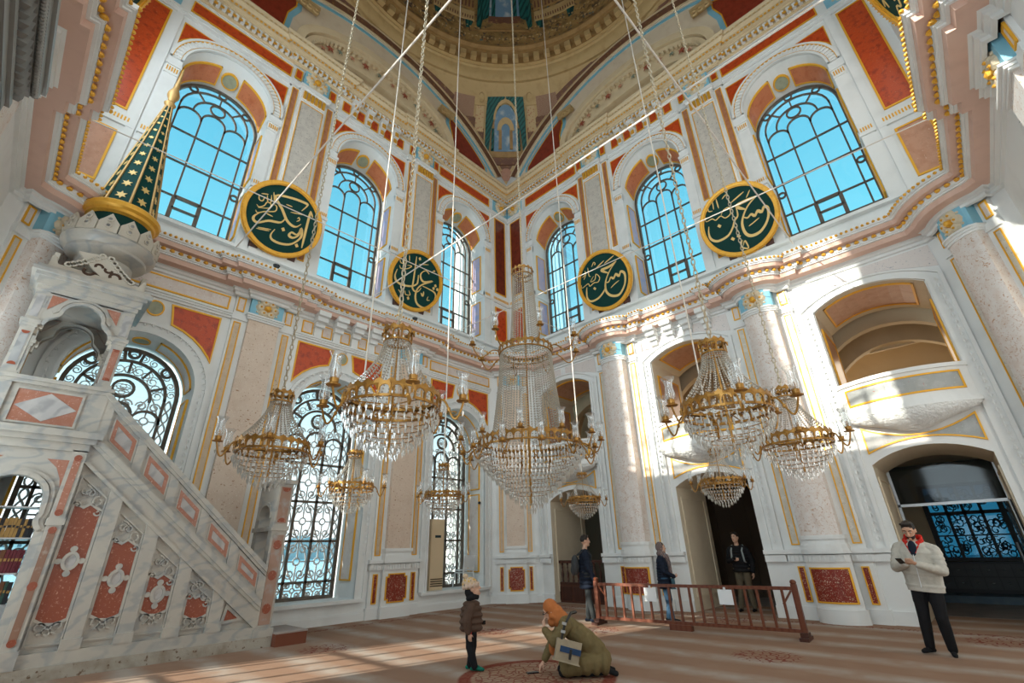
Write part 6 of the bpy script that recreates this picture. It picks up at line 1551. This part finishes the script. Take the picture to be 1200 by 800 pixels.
def legs(body, tr, sh, hips, knees, ankles, r=(.085, .062, .05), fw=((1, 0, 0), (1, 0, 0)), s=1., bag=1.):
    for i in range(2):
        chain_(body, [(hips[i], .07*s), (knees[i], .048*s), (ankles[i], .036*s)])
        chain_(tr, [(hips[i], r[0]), (Vector(hips[i]).lerp(Vector(knees[i]), .5), (r[0]+r[1])*.52), (knees[i], r[1]), (Vector(knees[i]).lerp(Vector(ankles[i]), .35), r[1]*1.0), (ankles[i], r[2])])
        shoe(sh, ankles[i], fw[i], s)
    cap(tr, Vector(hips[0])+V(0, 0, .05), r[0]*1.15, Vector(hips[1])+V(0, 0, .05), r[0]*1.15)
def sleeve(body, sl, sh, el, wr, r=(.075, .062, .050)):
    chain_(body, [(sh, .05), (el, .042), (wr, .026)])
    n = 4; sh, el, wr = Vector(sh), Vector(el), Vector(wr)
    chain_(sl, [(sh, r[0]), (el, r[1]), (wr, r[2])])
    for a, b, r0, r1 in ((sh, el, r[0], r[1]), (el, wr, r[1], r[2])):
        for k in range(n):
            t = (k+.5)/n; q = a.lerp(b, t); rr = (r0+(r1-r0)*t)*1.10; sl.ell(q, rr, rr, rr*.8, 10, 6)
def person(lab, loc, rz): return thing('person', lab, 'person', (*loc, 0), rz)
# 1 man with the pale puffer, reading his phone
R = person('man in pale grey puffer jacket with red hood looking at his phone', (2.80, 11.0), -.18); R.rotation_euler = (-.085, 0, -.18)
B, T, S, J = MB(), MB(), MB(), MB()
hips = ((0, .095, .88), (0, -.095, .88)); legs(B, T, S, hips, ((.07, .115, .47), (.04, -.10, .47)), ((-.02, .12, .09), (.02, -.12, .09)), (.108, .080, .064), ((1, .35, 0), (1, -.35, 0)))
chain_(B, [((0, 0, .95), .12), ((.0, 0, 1.2), .13), ((.02, 0, 1.40), .09), ((.05, 0, 1.50), .055), ((.075, 0, 1.58), .052)])
P = head(B, R, (.10, 0, 1.635), (.88, .05, -.42), (.42, 0, .88), 1.05, HAIR, beard=True)
quilt(J, [(.80, .235, .16, .0), (1.0, .245, .17, .0), (1.2, .25, .17, .01), (1.36, .235, .15, .02), (1.46, .14, .10, .03)], 1, 1, 5, .95)
for s in (-1, 1):
    cap(J, (.02, s*.10, 1.42), .08, (.01, s*.205, 1.38), .085)
    sleeve(B, J, (.01, s*.225, 1.36), (.10, s*.275, 1.10), (.33, s*.075, 1.175), (.080, .072, .055))
    hand(B, (.35, s*.06, 1.185), (.7, -s*.55, .25), (-.2, -s*.4, .8), s, .95, .55)
fused('body', B, SKIN, R, .0065, 4); fused('jacket', J, PUFF, R, .010, 4); fused('trousers', T, BLKC, R, .012, 5); fused('shoes', S, BLKC, R, .01, 4)
h = MB()
for k in range(15):
    a = radians(38+284*k/14); h.ell((.035+.085*cos(a), .105*sin(a), 1.495+.05*(cos(a) < -.2)-.05*max(0, cos(a))), .030, .030, .042, 8, 6)
for s in (-1, 1): cap(h, (.105, s*.075, 1.44), .026, (.155, s*.03, 1.33), .018)
fused('hood', h, REDC, R, .01, 3)
fused('inner_shirt', MB().ell((.135, 0, 1.37), .045, .06, .13, 10, 8), NAVY, R, .012, 2)
obj('zip', MB().tube([(.175, 0, 1.30), (.182, 0, 1.1), (.178, 0, .86)], .006, 5), GRYP, R)
ph = thing('phone', 'black mobile phone held in both hands of the man in the puffer jacket', 'phone', (0, 0, 0))
pw = Matrix.Rotation(-.18, 4, 'Z') @ V(.43, .0, 1.215); ph.location = (2.80+pw.x, 11.0+pw.y, pw.z); ph.rotation_euler = (0, -.5, -.18)
obj('case', MB().box(FW, -.075, .075, -.037, .037, -.005, .004), PHONE, ph); obj('screen', MB().box(FW, -.068, .068, -.033, .033, .004, .005), SCREEN, ph)
# 2 child in a knitted hat
R = person('child in brown puffer jacket and knitted bobble hat standing on the carpet', (7.55, 6.25), radians(132)); k_ = .655
B, T, S, J = MB(), MB(), MB(), MB()
legs(B, T, S, ((0, .05, .52), (0, -.05, .52)), ((.02, .055, .29), (-.01, -.055, .29)), ((-.02, .06, .06), (.06, -.06, .06)), (.080, .060, .048), ((1, .2, 0), (1, -.1, 0)), .78)
chain_(B, [((0, 0, .55), .08), ((0, 0, .75), .085), ((.0, 0, .86), .06), ((.01, 0, .92), .042), ((.02, 0, .97), .04)])
P = head(B, R, (.02, 0, 1.005), (.95, 0, .25), (-.25, 0, .95), 1.0, HAIR, hairshape=2)
quilt(J, [(.47, .15, .17, .0), (.60, .16, .18, .0), (.74, .155, .165, .0), (.84, .11, .11, 0)], 1, 1, 5)
for s in (-1, 1):
    cap(J, (0, s*.06, .80), .055, (0, s*.115, .775), .06); sleeve(B, J, (0, s*.125, .77), (-.045, s*.175, .62), (-.02, s*.17, .49), (.07, .064, .05))
    hand(B, (-.005, s*.16, .465), (.1, 0, -1), (.2, -s, 0), 1 if s < 0 else -1, .68, .4)
    obj('red_cuff', MB().lathe((-.008, s*.16, .455), [(.034, 0), (.036, .02), (.034, .04)], 10), REDC, R)
fused('body', B, SKIN2, R, .0055, 4); fused('jacket', J, BRNP, R, .009, 2); fused('leggings', T, BLKC, R, .009, 4); fused('socks', S, GREENS, R, .008, 4)
h = MB()
for k in range(10): a = 2*pi*k/10; h.ell((.01+.06*cos(a), .065*sin(a), .89+.012*cos(a)), .034, .034, .04, 8, 6)
h.ell((.085, 0, .90), .03, .05, .045, 8, 6); h.ell(P(-.055, 0, -.03), .078, .086, .085, 10, 7); fused('scarf', h, BLKC, R, .009, 2)
h = MB().ell(P(-.03, 0, .072), .122, .105, .095, 12, 8); fused('knit_hat', h, KNITP, R, .008, 2)
h = MB()
for k in range(12): a = 2*pi*k/12; h.ell(P(-.022+.108*cos(a), .10*sin(a), .046-.012*cos(a)), .026, .026, .040, 8, 6)
fused('hat_brim', h, KNIT, R, .008, 2)
obj('bobble', MB().ell(P(-.07, 0, .185), .042, .042, .038, 10, 7), KNITP, R, smooth=True)
cam2 = thing('small_camera', 'small black camera hanging in front of the child', 'camera', (0, 0, 0)); cw = Matrix.Rotation(radians(132), 4, 'Z') @ V(.165, .03, .57)
cam2.location = (7.55+cw.x, 6.25+cw.y, cw.z); obj('body', MB().box(FW, -.02, .02, -.035, .035, -.025, .025), PHONE, cam2); obj('lens', MB().ell((.02, 0, 0), .02, .018, .018, 8, 6), PHONE, cam2)
# 3 kneeling woman
R = person('woman in long olive puffer coat kneeling and reaching to the floor', (6.91, 7.56), radians(-47))
B, J = MB(), MB()
chain_(B, [((-.20, 0, .24), .11), ((-.06, 0, .44), .12), ((.08, 0, .60), .09), ((.16, 0, .67), .05), ((.22, 0, .70), .048)])
for s in (-1, 1): chain_(B, [((-.18, s*.09, .22), .085), ((.12, s*.11, .075), .06), ((-.30, s*.10, .06), .045), ((-.42, s*.10, .05), .035)])
P = head(B, R, (.275, .0, .735), (.88, .0, -.47), (.47, 0, .88), .96, HAIRB, hairshape=2)
pts = [((-.34, 0, .20), .15, .17), ((-.27, 0, .29), .175, .18), ((-.18, 0, .37), .19, .185), ((-.08, 0, .45), .195, .175), ((.02, 0, .53), .19, .155), ((.10, 0, .60), .17, .125)]
for (c, a, b) in pts: J.ell(c, b, a, b*.82, 16, 8, Matrix.Rotation(-.85, 3, 'Y'))
for (c, a, b) in pts: cap(J, (c[0]-.02, -.05, c[2]), b*.80, (c[0]-.02, .05, c[2]), b*.80)
for s in (-1, 1):
    chain_(J, [((-.33, s*.09, .18), .13), ((-.12, s*.12, .15), .125), ((.10, s*.12, .105), .10)])
    for q in range(5): J.ell((-.38+q*.115, s*.115, .155-.012*q), .075, .12, .14-.012*q, 10, 8)
for q in range(4): J.ell((-.36+q*.12, 0, .14), .085, .14, .125, 10, 8)
sleeve(B, J, (.08, -.19, .58), (.24, -.22, .36), (.37, -.16, .17), (.085, .072, .05)); hand(B, (.385, -.155, .145), (.62, .1, -.75), (-.7, 0, -.6), 1, .9, .45)
sleeve(B, J, (.09, .185, .585), (.25, .235, .42), (.36, .06, .52), (.085, .075, .05)); hand(B, (.365, .04, .54), (.15, -.35, .9), (-.9, -.3, .1), 1, .9, .8)
fused('body', B, SKIN2, R, .0065, 4); fused('coat', J, OLIVE, R, .010, 2)
T = MB()
for s in (-1, 1): chain_(T, [((.16, s*.10, .06), .058), ((-.25, s*.10, .055), .05), ((-.44, s*.10, .06), .04), ((-.52, s*.10, .035), .035)])
fused('trousers', T, BLKC, R, .01, 3)
h = MB().ell(P(-.025, 0, .035), .105, .092, .115, 12, 9, Matrix.Rotation(.5, 3, 'Y'))
h.ell((.20, 0, .70), .11, .105, .12, 12, 8); h.ell((.15, 0, .645), .12, .13, .11, 12, 8); h.ell((.26, 0, .615), .06, .075, .07, 10, 8)
for k in range(5): h.ell((.10+.04*k, .02, .63+.012*k), .05, .12-.008*k, .05, 10, 7)
fused('headscarf', h, RUST, R, .009, 3)
h = MB().ell((.275, .12, .335), .055, .05, .09, 8, 6); fused('scarf_end', h, RUST, R, .009, 2)
obj('spectacles', MB().tube([P(.098, .055, .014), P(.112, .03, .02), P(.116, 0, .016), P(.112, -.03, .02), P(.098, -.055, .014)], .005, 5).tube([P(.098, .055, .014), P(0, .085, .02)], .004, 5), BLACK, R)
bg = thing('shoulder_bag', 'beige canvas shoulder bag with blue flap hanging at the kneeling woman', 'bag', (0, 0, 0)); cw = Matrix.Rotation(radians(-47), 4, 'Z') @ V(.10, .335, .345)
bg.location = (6.91+cw.x, 7.56+cw.y, cw.z); bg.rotation_euler = (0, radians(-14), radians(-47))
m = MB().box(FW, -.155, .155, -.05, .05, -.135, .10); bo = obj('bag_body', m, BAGC, bg); bv = bo.modifiers.new('b', 'BEVEL'); bv.width = .018; bv.segments = 2
obj('flap', MB().box(FW, -.16, .10, .045, .062, .0, .11), BAGC, bg); obj('blue_band', MB().box(FW, -.16, .10, .05, .066, -.03, .035), BAGB, bg); obj('pocket', MB().box(FW, .10, .15, .045, .06, -.12, .10), BAGC, bg)
obj('buckle', MB().box(FW, -.05, -.02, .06, .074, -.09, .02), STRAP, bg)
obj('strap', MB().tube([(.10, .05, .10), (.09, .05, .25), (.03, .0, .40), (-.05, -.12, .42)], .020, 4), STRAP, bg)
for z in (.17, .26): obj('strap_buckle', MB().box(FW, .07, .125, .055, .075, z, z+.03), STEEL, bg)
ph = thing('phone', 'dark phone lying on the carpet under the hand of the kneeling woman', 'phone', (7.13, 7.02, .0), radians(-30)); obj('case', MB().box(FW, -.08, .08, -.04, .04, 0, .012), PHONE, ph); obj('screen', MB().box(FW, -.07, .07, -.035, .035, .012, .014), SCREEN, ph)
# 4 man in navy coat with backpack
def standing(R, face, coat, trou, shoes, hair, hem, w, skin, arms, headfw=(1, 0, 0), hs=1, kn=None, H=1.): 
    B, T, S, J = MB(), MB(), MB(), MB()
    kn = kn or (((.03, .09, .48), (.0, -.09, .48)), ((-.02, .09, .09), (.08, -.09, .09)))
    legs(B, T, S, ((0, .09, .90), (0, -.09, .90)), kn[0], kn[1], (.105, .076, .062))
    chain_(B, [((0, 0, .95), .12), ((0, 0, 1.2), .125), ((0, 0, 1.42), .08), ((.01, 0, 1.52), .055), ((.025, 0, 1.60), .052)])
    P = head(B, R, (.035, 0, 1.665), headfw, (-.05, 0, 1), 1.04, hair, hairshape=hs)
    quilt(J, [(hem, .235*w, .20, .0), (hem+.25, .22*w, .185, 0), (1.15, .22*w, .175, 0), (1.36, .21*w, .15, 0), (1.47, .11, .095, .0)], 1, 1, 12)
    for s in (-1, 1):
        cap(J, (0, s*.08, 1.44), .065, (0, s*.175*w, 1.40), .075); el, wr, hd, pn = arms[s]
        sleeve(B, J, (0, s*.20*w, 1.38), el, wr, (.078, .066, .052)); hand(B, Vector(wr)+Vector(hd).normalized()*.03, hd, pn, -s, .95, .45)
    fused('body', B, skin, R, .0068, 4); fused('coat', J, coat, R, .012, 6); fused('trousers', T, trou, R, .012, 5); fused('shoes', S, shoes, R, .01, 4)
    return P
R = person('man in dark navy coat with grey backpack standing in profile by the barrier post', (2.80, 4.92), radians(133))
P = standing(R, 0, NAVY, SLATEC, NAVY, HAIR, .66, 1.0, SKIN2, {1: ((-.05, .27, 1.10), (.06, .26, .84), (.25, 0, -1), (0, -1, 0)), -1: ((.02, -.27, 1.10), (.14, -.25, .86), (.25, 0, -1), (0, 1, 0))})
bp = thing('backpack', 'grey backpack on the back of the man in the navy coat', 'backpack', (2.80, 4.92, 0), radians(133))
fused('bag_body', MB().ell((-.24, 0, 1.16), .10, .15, .22, 12, 8).ell((-.30, 0, 1.05), .06, .11, .12, 10, 8), DGREY, bp, .012, 2)
for s in (-1, 1): obj('shoulder_strap', MB().tube([(-.18, s*.11, 1.36), (-.02, s*.12, 1.49), (.13, s*.13, 1.36), (.10, s*.15, 1.15), (-.12, s*.17, 1.0)], .016, 5), DGREY, bp)
# 5 woman with plaid scarf behind the barrier
R = person('woman in navy coat and patterned headscarf behind the wooden barrier', (1.80, 6.35), radians(118))
R.scale = (.885, .885, .885)
P = standing(R, 0, NAVY, JEAN, BLKC, HAIRB, .72, 1.02, SKIN2, {1: ((.02, .27, 1.12), (.24, .14, 1.0), (.6, -.8, 0), (-.5, -.2, .5)), -1: ((.02, -.27, 1.12), (.24, -.14, 1.0), (.6, .8, 0), (-.5, .2, .5))}, hs=2, kn=(((.06, .08, .48), (.02, -.09, .48)), ((-.02, .11, .09), (.07, -.11, .09))))
h = MB().ell((.0, 0, 1.69), .115, .10, .13, 12, 9); h.ell((.01, 0, 1.53), .12, .12, .09, 12, 8); h.ell((.06, 0, 1.46), .12, .15, .09, 12, 8); chain_(h, [((.13, -.06, 1.46), .07), ((.17, -.08, 1.25), .055), ((.18, -.10, 1.02), .05)]); chain_(h, [((.14, .06, 1.46), .06), ((.18, .05, 1.3), .05)])
fused('headscarf', h, PLAID, R, .01, 3)
m = MB().ell((.065, 0, 1.685), .062, .062, .085, 12, 8); fused('face', m, SKIN2, R, .009, 2)
for s in (-1, 1): obj('coat_button', MB().ell((.165, s*.05, 1.05), .008, .012, .012, 6, 4), BRASS, R)
hb = thing('handbag', 'teal leather handbag carried by the woman in the patterned scarf', 'bag', (1.80, 6.35, 0), radians(118)); hb.scale = (.885,)*3
b_ = obj('bag_body', MB().box(FW, .16, .24, -.20, .14, .72, .95), TEALB, hb); bv = b_.modifiers.new('b', 'BEVEL'); bv.width = .02; bv.segments = 2
obj('strap', MB().tube([(.20, .12, .94), (.17, .12, 1.2), (.10, .14, 1.42), (-.06, .05, 1.44)], .010, 5), TEALB, hb); obj('flap', MB().box(FW, .238, .25, -.19, .13, .82, .95), TEALB, hb)
# 6 man in the middle doorway
R = person('man in black jacket and khaki trousers standing in the middle doorway', (-.78, 7.18), .05)
P = standing(R, 0, BLKC, KHAKI, BLKC, HAIR, .86, 1.0, SKIN2, {1: ((-.02, .29, 1.12), (.02, .27, .88), (.1, -.1, -1), (0, -1, 0)), -1: ((.0, -.28, 1.12), (.20, -.10, 1.15), (.5, .8, .1), (-.6, .2, 0))}, headfw=(1, -.25, 0), kn=(((.03, .10, .48), (.06, -.10, .48)), ((.0, .12, .09), (.10, -.16, .09))))
bp = thing('backpack', 'grey backpack on the man standing in the middle doorway', 'backpack', (-.78, 7.18, 0), .05)
fused('bag_body', MB().ell((-.22, .05, 1.18), .10, .19, .22, 12, 8), DGREY, bp, .012, 2)
for s in (-1, 1): obj('shoulder_strap', MB().tube([(-.16, s*.13, 1.38), (-.02, s*.13, 1.485), (.13, s*.13, 1.36), (.13, s*.15, 1.12), (-.06, s*.19, 1.0)], .022, 5), mat('grey_strap', (.30, .33, .33), .7), bp)
cm = thing('camera', 'black camera held at the chest of the man in the middle doorway', 'camera', (-.78, 7.18, 0), .05)
obj('body', MB().box(FW, .20, .26, -.10, .04, 1.14, 1.22), PHONE, cm); obj('lens', MB().lathe((.26, -.03, 1.18), [(.0, 0), (.03, 0), (.03, .05), (0, .05)], 10, lambda u, o, z: (u+(z-1.18), o, 1.18+(u-.26))), PHONE, cm)
